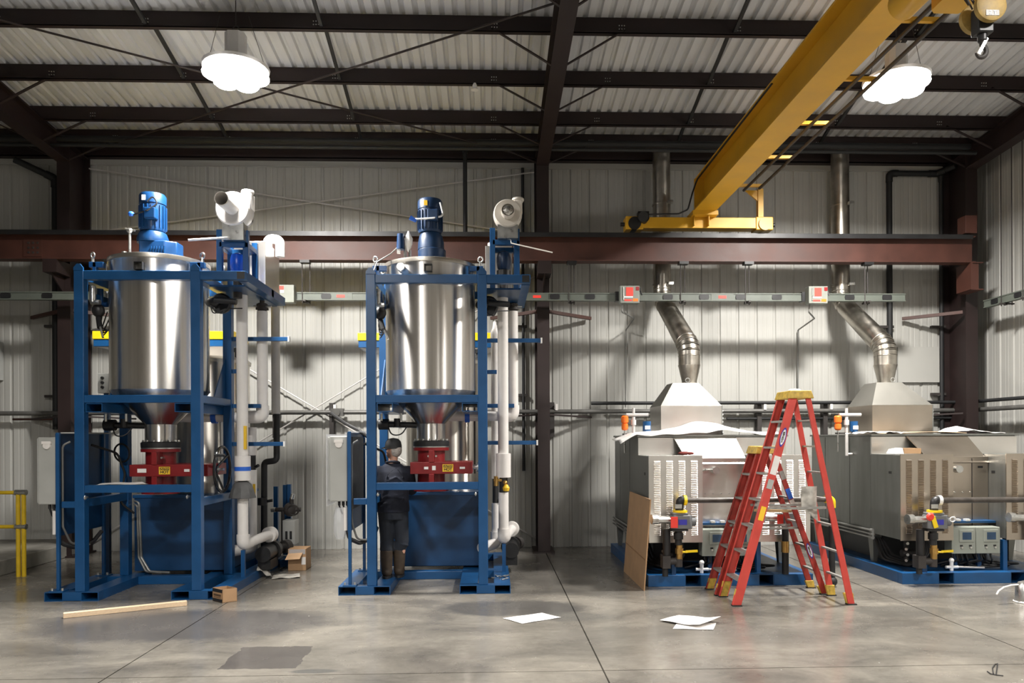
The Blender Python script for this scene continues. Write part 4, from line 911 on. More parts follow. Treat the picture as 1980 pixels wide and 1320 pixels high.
for k in range(2): MB().box(q0.x+.04+.06*k, q0.x+.07+.06*k, 10.49, 10.5, q1.z+.08, q1.z+.19).build('starter_button', 'black', ps, smooth=False)
v0 = W(560, 985, 10.6)
MB().ball((v0.x, 10.62, v0.z), .09, .08, .10).cyl((v0.x-.25, 10.62, v0.z), (v0.x+.15, 10.62, v0.z), .03, n=10).cyl((v0.x+.03, 10.6, v0.z-.08), (v0.x+.03, 10.6, v0.z+.16), .03, n=10).ring((v0.x+.06, 10.55, v0.z), (0, 1, .3), .075, .012, 20, 6).build('valve_cluster', 'rail_steel', ps)
MB().cyl((v0.x+.03, 10.6, v0.z+.15), (v0.x+.05, 10.6, v0.z+.22), .03, n=10).build('fitting', 'zinc', ps)
MB().cyl((v0.x-.26, 10.62, v0.z), (v0.x-.2, 10.62, v0.z), .035, n=10).build('fitting', 'zinc', ps)
MB().cyl((v0.x-.1, 10.62, q1.z), (v0.x-.1, 10.62, v0.z), .025, n=8).build('riser', 'rail_steel', ps)
# ================================================================== STAINLESS GAS-FIRED MACHINES (two alike) WITH FLUES
def louvre_stuff(b, x0, x1, y, z0, z1, n, cols, w=.074, h=.011, d=.014):
    for c in cols:
        for k in range(n):
            z = z0+(z1-z0)*k/(n-1); xa, xb = c-w/2, c+w/2
            b.add([(xa, y, z+h), (xb, y, z+h), (xb, y-d, z-h*.2), (xa, y-d, z-h*.2), (xa, y, z-h), (xb, y, z-h)],
                  [(0, 3, 2, 1), (3, 4, 5, 2), (0, 4, 3), (1, 2, 5), (0, 1, 5, 4)])
def oven(ox, oy, U):
    wh = ['first', 'second'][U]; nmv = ['behind the red ladders', 'at the right edge'][U]
    O = (ox, oy, 0); B = lambda: MB(O); loc = Vector(O)
    sk = thing('oven_skid', loc+Vector((1, 1.4, 0)), f'blue steel skid base under the stainless machine {nmv}', 'skid base', 'machine skid bases')
    for x0, x1 in ((0, .44), (.63, 1.32), (1.50, 1.97)):
        B().box(x0, x1, .0, .10, .0, .135).build('front_rail', 'blue', sk, smooth=False, bevel=.005)
    for x0, x1 in ((.44, .63), (1.32, 1.50)):
        B().rtubeY(x0, x1, .006, 2.7, .0, .134, .008).build('fork_pocket', 'blue_deep', sk, smooth=False)
    for x in (0, 1.87): B().box(x, x+.10, .10, 2.75, 0, .135).build('side_rail', 'blue', sk, smooth=False, bevel=.005)
    B().box(.10, 1.87, 2.65, 2.75, 0, .135).build('rear_rail', 'blue', sk, smooth=False)
    B().box(.10, 1.87, .10, 2.65, .125, .135).build('deck_plate', 'blue_deep', sk, smooth=False)
    ov = thing('heating_machine', loc+Vector((1, 1.4, .135)), f'stainless gas-fired machine with louvred doors and roof hood, {nmv}', 'machine', 'stainless machines')
    B().box(.05, 1.97, .83, 2.62, .50, 1.765).build('body', 'stainless_side', ov, smooth=False, bevel=.004)
    B().box(.05, 1.97, .80, .83, 1.52, 1.755).build('front_header', 'stainless_sheet', ov, smooth=False)
    B().box(.03, 1.99, .77, 2.64, 1.765, 1.79).build('top_rim', 'stainless_side', ov, smooth=False, bevel=.004)
    for k in range(2): B().box(.047, .05, 1.40+.75*k, 1.403+.75*k, .52, 1.75).build('panel_seam', 'rail_steel', ov, smooth=False)
    for x in (.06, 1.86):
        for y in (.80, 2.45):
            B().hexa([(x+.02, y+.03, .135), (x+.07, y+.03, .135), (x+.07, y+.1, .135), (x+.02, y+.1, .135)], [(x-.0, y, .5), (x+.10, y, .5), (x+.10, y+.14, .5), (x, y+.14, .5)]).build('leg', 'stainless_side', ov, smooth=False)
    for side, x0 in ((0, .035), (1, 1.335)):
        x1 = x0+.635
        lb = B().box(x0, x1, .10, .80, .515, 1.535).build('burner_housing', 'stainless_side', ov, smooth=False, bevel=.004)
        dr = B().box(x0-.006, x1+.006, .085, .10, .505, 1.545).build('louvred_door', 'stainless_sheet' if U == 0 else 'stainless_warm', ov, smooth=False, bevel=.003)
        b = B(); louvre_stuff(b, x0, x1, .085, .60, 1.47, 42, [x0+.095+.148*k for k in range(4)], w=.066 if U else .078)
        b.build('louvres', 'stainless_sheet' if U == 0 else 'stainless_warm', dr, kind='stuff', smooth=False)
        B().box(x0-.003, x0, .30, .36, 1.30, 1.33).build('vent_slot', 'black', ov, smooth=False)
    # middle bay: sheet door, sloped deflector, rail
    B().box(.672, 1.332, .42, .80, .62, 1.50).build('middle_door', 'stainless_sheet' if U == 0 else 'stainless_warm', ov, smooth=False, bevel=.003)
    B().hexa([(.60 if U == 0 else .62, .40, 1.43), (1.34, .40, 1.43), (1.34, .415, 1.42), (.60 if U == 0 else .62, .415, 1.42)], [(.50, .785, 1.765), (1.30, .785, 1.765), (1.30, .80, 1.755), (.50, .80, 1.755)]).build('deflector', 'stainless_deflector' if U == 0 else 'stainless_warm', ov, smooth=False)
    for k in range(4): B().cyl((.80+.10*k, .42, 1.06), (.80+.10*k, .41, 1.06), .009, n=6).build('rivet', 'zinc', ov)
    if U == 1: B().box(1.12, 1.126, .415, .42, .64, 1.48).box(1.20, 1.26, .414, .42, 1.36, 1.385).build('door_gap', 'black', ov, smooth=False)
    lh = B().cyl((.92, .42, 1.35), (.92, .34, 1.35), .045, n=18).tube(rpath([(.90, .37, 1.36), (.80, .36, 1.36), (.69, .39, 1.33)], .05), .011, n=8).build('latch_handle', 'zinc', ov)
    B().box(.68, 1.33, .28, .42, .69, .715).build('tray_rail', 'blue', ov, smooth=False)
    for x in (.83, .95): B().box(x, x+.05, .26, .33, .716, .74).build('clip', 'white', ov, smooth=False)
    # side conduits along the lower left edge
    for k in range(3):
        B().cyl((.02, .75, .46+.045*k), (.02, 2.6, .46+.045*k), .014, n=8).cyl((.02, .72, .46+.045*k), (.02, .78, .46+.045*k), .024, n=10).build('side_conduit', 'conduit', ov)
    B().box(.28, 1.7, 1.0, 2.5, .135, .50).build('burner_chamber', 'black', ov, smooth=False)
    # hood and flue collar
    hx0, hx1, hy0, hy1 = (.49, 1.33, 1.44, 2.15) if U == 0 else (.40, 1.25, 1.46, 2.17)
    B().box(hx0, hx1, hy0, hy1, 1.785, 2.195).build('hood_box', 'stainless_sheet' if U == 0 else 'stainless_warm', ov, smooth=False, bevel=.003)
    tx0, tx1 = (XP(1302, 738, 10.35)-ox, XP(1352, 738, 10.35)-ox) if U == 0 else (XP(1697, 738, 10.35)-ox, XP(1746, 738, 10.35)-ox)
    B().hexa([(hx0, hy0, 2.195), (hx1, hy0, 2.195), (hx1, hy1, 2.195), (hx0, hy1, 2.195)], [(tx0, hy0+.18, 2.52), (tx1, hy0+.18, 2.52), (tx1, hy1-.18, 2.52), (tx0, hy1-.18, 2.52)]).build('hood_cone', 'stainless_matte', ov, smooth=False)
    b = B(); [b.cyl((hx1+.012, hy0+.03, 1.82+.05*k), (hx1+.03, hy0+.03, 1.82+.05*k), .011, n=6) for k in range(7)]
    b.build('hood_bolts', 'zinc', ov, kind='stuff'); B().box(hx1, hx1+.015, hy0, hy0+.06, 1.79, 2.195).build('hood_flange', 'stainless_side', ov, smooth=False)
    # flue
    fcx = (XP(1335, 735, 10.5) if U == 0 else XP(1716, 735, 10.5)); fy = oy+(hy0+hy1)/2; 
    FXv = (XP(1279, 400, 11.72) if U == 0 else XP(1624, 400, 11.72)); r = .137
    z_ = 2.52
    fl_ = thing('flue_duct', (fcx, fy, z_), f'round steel flue rising from the hood of the {wh} machine to the roof', 'duct', 'steel flues')
    MB().lathe((fcx, fy, z_), [(.105, 0), (.105, .03), (.155, .25), (.16, .26)], 36).build('reducer', 'duct', fl_)
    P_ = [Vector((fcx, fy, z_+.26)), Vector((fcx, fy, z_+.52)), Vector((FXv, 11.70, 3.92 if U == 0 else 3.90)), Vector((FXv, 11.72, 6.45))]
    path = rpath(P_, .33, 4)
    # gored elbows: one short conical ring per segment
    pts = path
    for i in range(len(pts)-1):
        long_ = (pts[i+1]-pts[i]).length > .35
        MB().cyl(pts[i], pts[i+1], r if i > 5 else .152, r if i > 4 else .152, n=36, cap=False).build('duct_section' if long_ else 'elbow_gore', 'duct', fl_)
    for i in range(1, len(pts)-1):
        d = (pts[i+1]-pts[i-1]).normalized(); MB().ring(pts[i], d, (r if i > 5 else .152)+.001, .006, 36, 6).build('seam_band', 'duct', fl_)
    for z in (5.42, 4.15): 
        sb = MB().lathe((FXv, 11.72, 0), [(r+.004, z-.02), (r+.008, z-.012), (r+.008, z+.012), (r+.004, z+.02)], 36).build('clamp_band', 'duct', fl_)
        MB().box(FXv+.06, FXv+.14, 11.52, 11.60, z-.02, z+.02).build('clamp_bolt', 'zinc', sb, smooth=False)
    MB().ring((fcx+(-.06 if U == 0 else .04), fy-.13, z_+.04), (0, 1, 0), .03, .008, 18, 6).build('pull_ring', 'zinc', fl_)
    # gas train in front
    gx = XP(1310 if U == 0 else 1800, 1000, oy-.06)-ox; gy = -.10; gz = 1.0
    zz = lambda py: ZP(1310 if U == 0 else 1800, py, oy+gy)
    gt = thing('gas_train', loc+Vector((gx, .05, .135)), f'gas valve train with grey regulator in front of the {wh} machine', 'valve', 'gas trains')
    B().box(gx-.05, gx+.0, .02, .07, .135, zz(1092)).build('support_post', 'blue', gt, smooth=False)
    B().cyl((gx, gy, zz(1095)), (gx, gy, zz(1080)), .045, n=16).cyl((gx-.15, gy+.02, zz(1085)), (gx+.02, gy, zz(1085)), .042, n=16).box(gx-.19, gx-.10, gy-.03, gy+.10, zz(1098), zz(1074)).build('lower_fitting', 'rail_steel', gt)
    B().cyl((gx-.15, gy+.03, .137), (gx-.15, gy+.03, zz(1090)), .035, n=12).build('riser_pipe', 'dark_pipe', gt)
    bvv = B().cyl((gx+.01, gy, zz(1082)), (gx+.01, gy, zz(1053)), .037, n=12).cyl((gx+.01, gy, zz(1070)), (gx+.01, gy, zz(1060)), .048, n=8).build('ball_valve', 'brass', gt)
    B().cyl((gx+.04, gy-.03, zz(1066)), (gx+.09, gy-.05, zz(1066)), .012, n=8).beam((gx+.07, gy-.05, zz(1065)), (gx+.21, gy-.05, zz(1064)), .012, .026).build('valve_lever', 'yellow', bvv)
    B().cyl((gx, gy, zz(1053)), (gx, gy, zz(1024)), .042, n=16).cyl((gx, gy, zz(1042)), (gx, gy, zz(1030)), .055, n=16).box(gx-.10, gx+.10, gy-.06, gy+.06, zz(1024)-.01, zz(1022)).build('nipple', 'black', gt)
    B().cyl((gx-.13, gy+.04, zz(1090)), (gx-.13, gy+.04, zz(1024)), .045, n=14).build('bypass_pipe', 'black', gt)
    rg = B().chbox(gx-.10, gx+.15, gy-.08, gy+.08, zz(1021), zz(995), .03).box(gx-.08, gx+.10, gy-.07, gy+.07, zz(995), zz(990)).cyl((gx+.14, gy, zz(1008)), (gx+.20, gy, zz(1008)), .055, n=18).build('regulator', 'grey_pipe_light', gt, bevel=.008)
    B().box(gx-.02, gx+.08, gy-.083, gy-.08, zz(1013), zz(1003)).build('name_plate', 'logo_blue', rg, smooth=False)
    B().cyl((gx-.27, gy-.01, zz(1004)), (gx-.10, gy-.01, zz(1004)), .042, n=20).cyl((gx-.32, gy-.02, zz(1003)), (gx-.25, gy-.01, zz(1003)), .058, n=20).build('pressure_gauge', 'zinc', gt)
    if U == 0: B().box(gx-.115, gx-.035, gy-.115, gy-.10, zz(1018), zz(997)).build('red_tag', 'tag_red', gt, smooth=False)
    else:
        B().lathe((gx-.09, gy-.10, zz(997)), [(.045, -.008), (.048, 0), (.03, .02)], 18, (0, -1, 0)).build('red_knob', 'tag_red', gt)
        B().beam((gx-.06, gy-.10, zz(997)), (gx-.02, gy-.10, zz(1018)), .05, .012, (0, 1, 0)).build('yellow_tag', 'yellow', gt, smooth=False)
        B().ring((gx+.20, gy-.06, zz(1003)), (.2, 1, .3), .03, .007, 16, 6).build('seal_wire', 'white', gt)
    elz = zz(967)
    B().lathe((gx+.02, gy, 0), [(.085, zz(990)), (.085, zz(986))], 18).build('bag_collar', 'yellow', gt)
    B().tube(rpath([(gx+.01, gy, zz(987)), (gx+.02, gy, elz+.01), (gx+.10, gy, elz)], .07), .046, n=16, radii=None).build('pipe_elbow', 'black', gt)
    B().cyl((gx+.06, gy, elz), (gx+.095, gy, elz), .058, n=18).build('elbow_collar', 'yellow' if U == 0 else 'white', gt)
    B().box(gx-.05, gx+.03, gy-.055, gy-.045, zz(982), zz(974)).build('elbow_label', 'zinc', gt, smooth=False)
    xe = 2.12 if U == 0 else 1.98
    gp = B().cyl((gx+.09, gy, elz), (xe, gy, elz), .033, n=16).build('gas_pipe', 'gas_pipe', gt)
    if U == 0:
        B().tube(rpath([(xe-.05, gy, elz), (xe+.03, gy, elz), (xe+.03, gy, elz-.1)], .05), .045, n=14).build('pipe_elbow', 'yellow', gt)
        B().cyl((xe+.03, gy, .06), (xe+.03, gy, elz-.08), .036, n=14).ball((xe+.03, gy, .06), .06).build('drop_leg', 'dark_pipe', gt)
    # the second burner's gas train
    g2 = gx+1.30
    if U == 0 or True:
        b2 = thing('gas_train', loc+Vector((g2, .05, .135)), [f'gas valve train of the first machine seen between the two ladders', 'silver-ended gas valve cut by the right edge of the picture'][U], 'valve', 'gas trains')
        B().cyl((g2-.27, gy+.10, zz(1004)), (g2-.02, gy+.10, zz(1004)), .042, n=20).cyl((g2-.32, gy+.1, zz(1003)), (g2-.25, gy+.1, zz(1003)), .058, n=20).build('pressure_gauge', 'zinc', b2)
        B().chbox(g2-.06, g2+.16, gy+.03, gy+.16, zz(1021), zz(995), .03).build('regulator', 'grey_pipe_light', b2)
        B().cyl((g2, gy+.1, .137), (g2, gy+.1, zz(1020)), .04, n=14).build('nipple', 'black', b2)
        B().cyl((g2+.0, gy+.1, zz(1072)), (g2+.0, gy+.1, zz(1050)), .045, n=12).build('ball_valve', 'brass', b2)
        B().box(g2-.30, g2-.25, .12, .18, .135, .50).build('support_post', 'blue', b2, smooth=False)
        if U == 0: B().box(g2-.13, g2-.06, gy+.0, gy+.012, zz(1018), zz(996)).build('red_tag', 'tag_red', b2, smooth=False)
    # control boxes
    cz0, cz1 = ZP(1870, 1070, oy+.12), ZP(1870, 1019, oy+.12)
    for k in range(2):
        x0 = .675+.302*k
        c = thing('burner_controller', loc+Vector((x0+.15, .2, cz0)), [['left grey controller box with screen under the first machine', 'right grey controller box of the first machine, half hidden by ladders'], ['left grey controller box with blue screen on the second machine', 'right grey controller box with blue screen on the second machine']][U][k], 'control box', 'burner controllers')
        B().box(x0, x0+.296, .12, .27, cz0, cz1).build('enclosure', 'grey_green', c, smooth=False, bevel=.006)
        B().box(x0+.09, x0+.265, .108, .12, cz0+.14, cz1-.03).build('bezel', 'grey_green', c, smooth=False, bevel=.004)
        B().box(x0+.125, x0+.235, .106, .108, cz0+.17, cz1-.06).build('screen', 'screen', c, smooth=False)
        for j in range(2):
            B().box(x0+.10+.11*j, x0+.135+.11*j, .118, .12, cz0+.085, cz0+.105).build('button_plate', 'black', c, smooth=False)
            B().cyl((x0+.118+.11*j, .12, cz0+.075), (x0+.118+.11*j, .10, cz0+.075), .013, n=10).build('button', 'zinc', c)
        for j in range(4):
            xg = x0+.05+.06*j
            B().cyl((xg, .2, cz0), (xg, .2, cz0-.04), .012, n=8).tube(rpath([(xg, .2, cz0-.04), (xg+.02, .2, .25), (xg+.10*(j-2), .35, .16)], .07), .010, n=6).build('cable', 'rubber', c)
        B().box(x0+.12, x0+.17, .28, .33, .135, cz1).build('stand', 'blue_deep', c, smooth=False)
        B().box(x0+.10, x0+.17, .23, .30, cz0+.04, cz0+.14).build('stand_arm', 'blue_deep', c, smooth=False)
    # hoses and clutter on the skid deck
    hs = thing('hose_bundle', loc+Vector((.4, .4, .135)), f'black hoses looping under the louvred door of the {wh} machine', 'hose', 'hose bundles')
    for k in range(4):
        B().tube(rpath([(.06+.03*k, .75, .46), (.08+.04*k, .60, .20+.02*k), (.30+.02*k, .35, .155+.012*k), (.42+.03*k, .30, .30), (.44+.02*k, .32, .51)], .12), .014, n=7).build('hose', 'rubber', hs)
    for k in range(4): B().tube(rpath([(.9+.12*k, .5, .40), (.95+.1*k, .4, .165+.012*k), (1.2+.15*k, .25, .155+.012*k), (1.5, .3+.03*k, .16)], .12), .012, n=7).build('hose', 'rubber', hs)
    wv = thing('drain_tee', loc+Vector((.66, .12, .135)), f'white plastic tee fitting on the skid deck of the {wh} machine', 'fitting', 'plastic tees')
    B().cyl((.67, .12, .137), (.67, .12, .26), .022, n=12).ball((.67, .12, .26), .03).cyl((.60, .12, .18), (.75, .12, .18), .018, n=12).build('tee', 'white', wv)
    B().cyl((.75, .12, .18), (1.1, .16, .16), .012, n=8).build('tube', 'pvc_grey', wv)
    bk = thing('gas_manifold', loc+Vector((.30, .5, .135)), f'dark cluster of small valves under the {wh} machine', 'valve', 'gas manifolds')
    B().cyl((.30, .45, .137), (.30, .45, .49), .03, n=10).cyl((.24, .45, .30), (.40, .45, .30), .045, n=14).build('manifold', 'rail_steel', bk)
    for k in range(4): B().cyl((.26+.02*(k % 2), .38, .22+.07*k), (.30, .42, .22+.07*k), .018, n=8).build('fitting', 'zinc', bk)
    # overflow valves at the back left corner
    px = 1208 if U == 0 else 1620; yb = oy+1.32
    ob = W(px, 820, yb); s_ = thing('vent_valve_set', Vector((ob.x, yb, 1.79)), f'orange and blue valve actuators at the back left corner of the {wh} machine', 'valve', 'orange and blue valve sets')
    c = Vector((max(ob.x, ox-.35), yb, 0)); zt = ZP(px, 803, yb)
    MB().lathe((c.x, yb, 0), [(.03, zt-.20), (.045, zt-.18), (.045, zt-.12), (.032, zt-.11), (.05, zt-.09), (.05, zt-.02), (.03, zt)], 18).build('orange_actuator', 'orange', s_)
    x2 = c.x+.12
    MB().cyl((x2, yb, 1.50), (x2, yb, zt-.02), .022, n=12).cyl((x2, yb, zt-.13), (x2, yb, zt-.06), .035, n=12).cyl((x2-.10, yb, zt+.01), (x2+.20, yb, zt+.01), .022, n=12).cyl((x2, yb, zt+.02), (x2, yb, zt+.10), .02, n=10).build('plastic_pipe', 'pvc_grey', s_)
    MB().cyl((c.x, yb, 1.55), (c.x, yb, zt-.19), .012, n=8).build('stem', 'zinc', s_)
    x3_ = c.x+(.30 if U == 0 else .22)
    MB().cyl((x3_, yb, zt-.22), (x3_, yb, zt-.08), .055, n=18).cyl((x3_, yb, 1.81), (x3_, yb, zt-.22), .03, n=12).build('blue_actuator', 'blue', s_)
    MB().box(x3_-.035, x3_+.035, yb-.058, yb-.05, zt-.19, zt-.14).build('actuator_label', 'white', s_, smooth=False)
    MB().box(c.x-.03, x3_+.03, yb-.01, yb+.02, 1.795, 1.815).build('valve_bracket', 'rail_steel', s_, smooth=False)
    MB().cyl((x2, yb, 1.52), (ox+.06, yb, 1.52), .018, n=8).build('link_pipe', 'pvc_grey', s_)
mat('stainless_warm', (.52, .455, .385), .30, metal=1, var=.08, scale=2.5, rvar=.06, bump=.10, bscale=1.8)
mat('stainless_deflector', (.74, .72, .68), .42, metal=1, var=.04, scale=3)
mat('stainless_matte', (.235, .228, .205), .55, metal=.75, var=.08, scale=3)
mat('grey_pipe_light', (.13, .135, .14), .45, var=.15)
mat('gas_pipe', (.075, .065, .058), .35, metal=.3, var=.3, scale=12)
OV = [(1.85, 8.765), (4.885, 8.74)]
oven(*OV[0], 0); oven(*OV[1], 1)
# white plastic sheet thrown over the first machine, scraps and a carton on the second
def drape(name, x0, x1, y0, y1, zf, nx, ny, m, label, cat):
    b = MB(); v = []; f = []
    for s in (0, 1):
        for j in range(ny+1):
            for i in range(nx+1):
                u, w = i/nx, j/ny; v.append((x0+(x1-x0)*u, y0+(y1-y0)*w, zf(u, w)-.006*s))
    n = (nx+1)*(ny+1)
    for j in range(ny):
        for i in range(nx):
            q = [j*(nx+1)+i, j*(nx+1)+i+1, (j+1)*(nx+1)+i+1, (j+1)*(nx+1)+i]; f.append(q); f.append([n+k for k in q[::-1]])
    for i in range(nx): f += [(i, n+i, n+i+1, i+1), (ny*(nx+1)+i+1, n+ny*(nx+1)+i+1, n+ny*(nx+1)+i, ny*(nx+1)+i)]
    for j in range(ny): f += [((j+1)*(nx+1), n+(j+1)*(nx+1), n+j*(nx+1), j*(nx+1)), (j*(nx+1)+nx, n+j*(nx+1)+nx, n+(j+1)*(nx+1)+nx, (j+1)*(nx+1)+nx)]
    b.add(v, f); return b.build(name, m, label=label, cat=cat, angle=80)
rn = random.Random(3); ph = [rn.uniform(0, 6) for _ in range(8)]
def zf1(u, w):
    z = 1.80+.016*abs(math.sin(9*u+ph[0]+2*w))+.012*math.sin(17*u+5*w+ph[1])**2
    z += .15*math.exp(-((u-.63)/.17)**2)*(.35+.65*w)+.05*math.exp(-((u-.4)/.2)**2)*w
    if u < .10: z -= (.10-u)*1.1*(1-w*.3)
    if w < .08: z -= .02
    return z
drape('plastic_sheet', 1.66, 3.72, 9.50, 10.17, zf1, 60, 14, 'white_plastic', 'crumpled white plastic sheet spread over the top of the first machine', 'plastic sheet')
def zf2(u, w): return 1.798+.02*abs(math.sin(8*u+ph[2]))+.010*math.sin(21*u+4*w)**2-(.16*max(0, .12-u) if u < .12 else 0)
drape('plastic_sheet', 4.70, 5.36, 9.49, 9.78, zf2, 30, 8, 'white_plastic', 'scrap of white plastic on the left front corner of second machine', 'plastic sheet')
drape('wood_board', 5.25, 6.2, 9.55, 9.95, lambda u, w: 1.800+.02*math.sin(3*u), 10, 3, 'lumber', 'thin pale board lying on top of second machine', 'board')
def zf3(u, w): return 1.798+.09*math.exp(-((u-.35)/.3)**2)*(.4+.6*w)+.01*math.sin(12*u+3*w)**2
drape('plastic_sheet', 6.05, 6.75, 9.6, 9.95, zf3, 20, 8, 'white_plastic', 'crumpled plastic heap on top of second machine near right edge', 'plastic sheet')
ct = thing('parts_carton', (5.10, 9.2, 1.54), 'small opened cardboard carton on the ledge of second machine', 'box')
MB().box(5.06, 5.27, 9.0, 9.2, 1.546, 1.612).build('carton', 'cardboard', ct, smooth=False)
MB().hexa([(4.94, 9.0, 1.546), (5.055, 9.0, 1.546), (5.055, 9.2, 1.546), (4.94, 9.2, 1.546)], [(4.96, 9.02, 1.60), (5.05, 9.02, 1.615), (5.05, 9.18, 1.615), (4.96, 9.18, 1.60)]).build('loose_flap', 'paper', ct, smooth=False)
gl = thing('work_glove', (2.52, 8.9, 1.545), 'dark red glove left on top of the first louvred door', 'glove')
MB().ball((2.33, 8.95, 1.567), .075, .04, .022, 14, 8).ball((2.40, 8.94, 1.565), .05, .03, .018, 12, 6).build('glove', 'red_dark', gl)
# ================================================================== LADDERS
def ladder(name, label, xl, xr, y0, y1, xt, zt, nst, worn):
    # climbing rails on the left (xl), rear rails on the right (xr); y0 near side, y1 far side
    t = thing(name, ((xl+xr)/2, (y0+y1)/2, 0), label, 'ladder', 'red step ladders')
    tp = .75; ym = (y0+y1)/2; ty = lambda y: ym+(y-ym)*tp
    red = 'ladder_red' if not worn else 'ladder_red_worn'
    cz = .055
    tl, tr = xt-.07, xt+.075
    ends = {}
    for s, y in (('near', y0), ('far', y1)):
        yt = ty(y); sg = 1 if s == 'near' else -1
        a, b = Vector((xl, y, .01)), Vector((tl, yt, zt-cz)); ends[('l', s)] = (a, b)
        w = Vector((1, 0, 0))*.040
        q = lambda p, wd: [p+Vector((-wd, -.012, 0)), p+Vector((wd, -.012, 0)), p+Vector((wd, .012, 0)), p+Vector((-wd, .012, 0))]
        MB().hexa(q(a, .046), q(b, .040)).build('front_rail', red, t, smooth=False, bevel=.003)
        for e in (-1, 1):                         # channel lips
            dy = .028*sg
            qq = lambda p, wd: [p+Vector((e*wd-.004, min(0, dy), 0)), p+Vector((e*wd+.004, min(0, dy), 0)), p+Vector((e*wd+.004, max(0, dy), 0)), p+Vector((e*wd-.004, max(0, dy), 0))]
            MB().hexa(qq(a, .042), qq(b, .036)).build('rail_lip', red, t, smooth=False)
        a, b = Vector((xr, y, .01)), Vector((tr, yt, zt-cz)); ends[('r', s)] = (a, b)
        MB().hexa(q(a, .034), q(b, .028)).build('rear_rail', red, t, smooth=False, bevel=.003)
    L = lambda k, s, u: ends[(k, s)][0].lerp(ends[(k, s)][1], u)
    for k in range(nst):
        u = (k+.92)/(nst+.85); p, r = L('l', 'near', u), L('l', 'far', u)
        st = MB().hexa([p+Vector((-.045, .012, -.022)), p+Vector((.045, .012, -.022)), r+Vector((.045, -.012, -.022)), r+Vector((-.045, -.012, -.022))], [p+Vector((-.045, .012, .0)), p+Vector((.045, .012, .0)), r+Vector((.045, -.012, 0)), r+Vector((-.045, -.012, 0))]).build('step', 'aluminium', t, smooth=False)
        if k in (0, 1, 2): 
            m_ = p.lerp(r, .22); d = L('l', 'near', u-.06)
            MB().cyl(m_-Vector((0, 0, .02)), d+Vector((0, .014, 0)), .005, n=6).build('step_brace', 'aluminium', t)
        p, r = L('r', 'near', u), L('r', 'far', u)
        MB().beam(p+Vector((0, .01, 0)), r-Vector((0, .01, 0)), .035, .018).build('rear_rung', 'aluminium', t, smooth=False)
    for s in ('near', 'far'):
        sg = 1 if s == 'near' else -1
        for k, nm_ in (('l', .05), ('r', .04)):
            a, b = L(k, s, 0), L(k, s, .075 if k == 'l' else .05); dx = .05 if k == 'l' else -.045
            MB().hexa([a+Vector((-.04, sg*.014-.012, -.008)), a+Vector((.04, sg*.014-.012, -.008)), a+Vector((.04, sg*.014+.030, -.008)), a+Vector((-.04, sg*.014+.030, -.008))], [b+Vector((-.05, sg*.014-.012, 0)), b+Vector((.05, sg*.014-.012, 0)), b+Vector((.05, sg*.014+.030, 0)), b+Vector((-.05, sg*.014+.030, 0))]).build('foot_boot', 'ladder_cap', t, smooth=False, bevel=.004)
            MB().box(a.x-.05, a.x+.05, a.y-.03, a.y+.03, 0, .012).build('rubber_foot', 'rubber', t, smooth=False)
        p, q_ = L('l', s, .46), L('r', s, .46)
        off_ = Vector((0, sg*.02, 0))
        MB().beam(p+off_, (p+q_)/2+off_-Vector((0, 0, .006)), .006, .026).build('spreader', 'aluminium', t, smooth=False)
        MB().beam((p+q_)/2+off_-Vector((0, 0, .006)), q_+off_, .006, .026).build('spreader', 'aluminium', t, smooth=False)
    h0 = zt-cz-.03
    MB().hexa([(xt-.135, ty(y0)-.035, h0), (xt+.135, ty(y0)-.035, h0), (xt+.135, ty(y1)+.035, h0), (xt-.135, ty(y1)+.035, h0)], [(xt-.11, ty(y0)-.02, zt), (xt+.11, ty(y0)-.02, zt), (xt+.11, ty(y1)+.02, zt), (xt-.11, ty(y1)+.02, zt)]).build('top_cap', 'ladder_cap', t, smooth=False, bevel=.008)
    return t, ends, L
mat('ladder_red_worn', (.34, .032, .022), .5, var=.3, scale=12)
big, E1, L1 = ladder('step_ladder', 'taller red step ladder with yellow cap standing in front', 2.555, 3.765, 7.72, 8.18, 3.262, 2.245, 7, False)
small, E2, L2 = ladder('step_ladder', 'shorter worn red step ladder nested behind the taller ladder', 2.53, 3.72, 8.24, 8.60, 3.09, 1.655, 5, True)
def on_rail(t, E, key, u, half, w, m, name, y=-.014, parent=None, poly=None):
    a, b = E[key]; d = (b-a).normalized(); n = Vector((d.z, 0, -d.x)).normalized(); c = a.lerp(b, u)+Vector((0, y, 0))
    pts = poly or [(-1, -1), (1, -1), (1, 1), (-1, 1)]
    return MB().prism([c+n*(w*i)+d*(half*j) for i, j in pts], (0, -.0015, 0)).build(name, m, t, smooth=False), c, d, n
oval = [(math.sin(2*PI*k/20)*abs(math.sin(2*PI*k/20))**.2, math.cos(2*PI*k/20)) for k in range(20)]
for (tt, E_, key, u, s) in ((big, E1, ('l', 'near'), .80, 1), (small, E2, ('r', 'near'), .30, .85)):
    o1, c, d, n = on_rail(tt, E_, key, u, .105*s, .030*s, 'logo_blue', 'brand_oval', poly=oval)
    MB().prism([c+n*(.022*s*i)+d*(.085*s*j) for i, j in oval], (0, -.0022, 0)).build('brand_field', 'white', o1, smooth=False)
    ang = math.atan2(d.z, d.x)
    tx = text_mesh('brand_text', 'WERNER', .030*s, c+Vector((0, -.0032, 0)), 'ink', o1, rot=(PI/2, -ang if False else 0, 0), bold=.001)
    tx.rotation_euler = Matrix(((d.x, -n.x if n.x < 0 else -n.x, 0), (0, 0, -1), (d.z, -n.z, 0))).to_euler() if False else (PI/2, -ang, 0)
on_rail(big, E1, ('l', 'near'), .665, .10, .033, 'paper', 'instruction_label')
on_rail(big, E1, ('l', 'near'), .575, .05, .030, 'grey_box', 'rating_label')
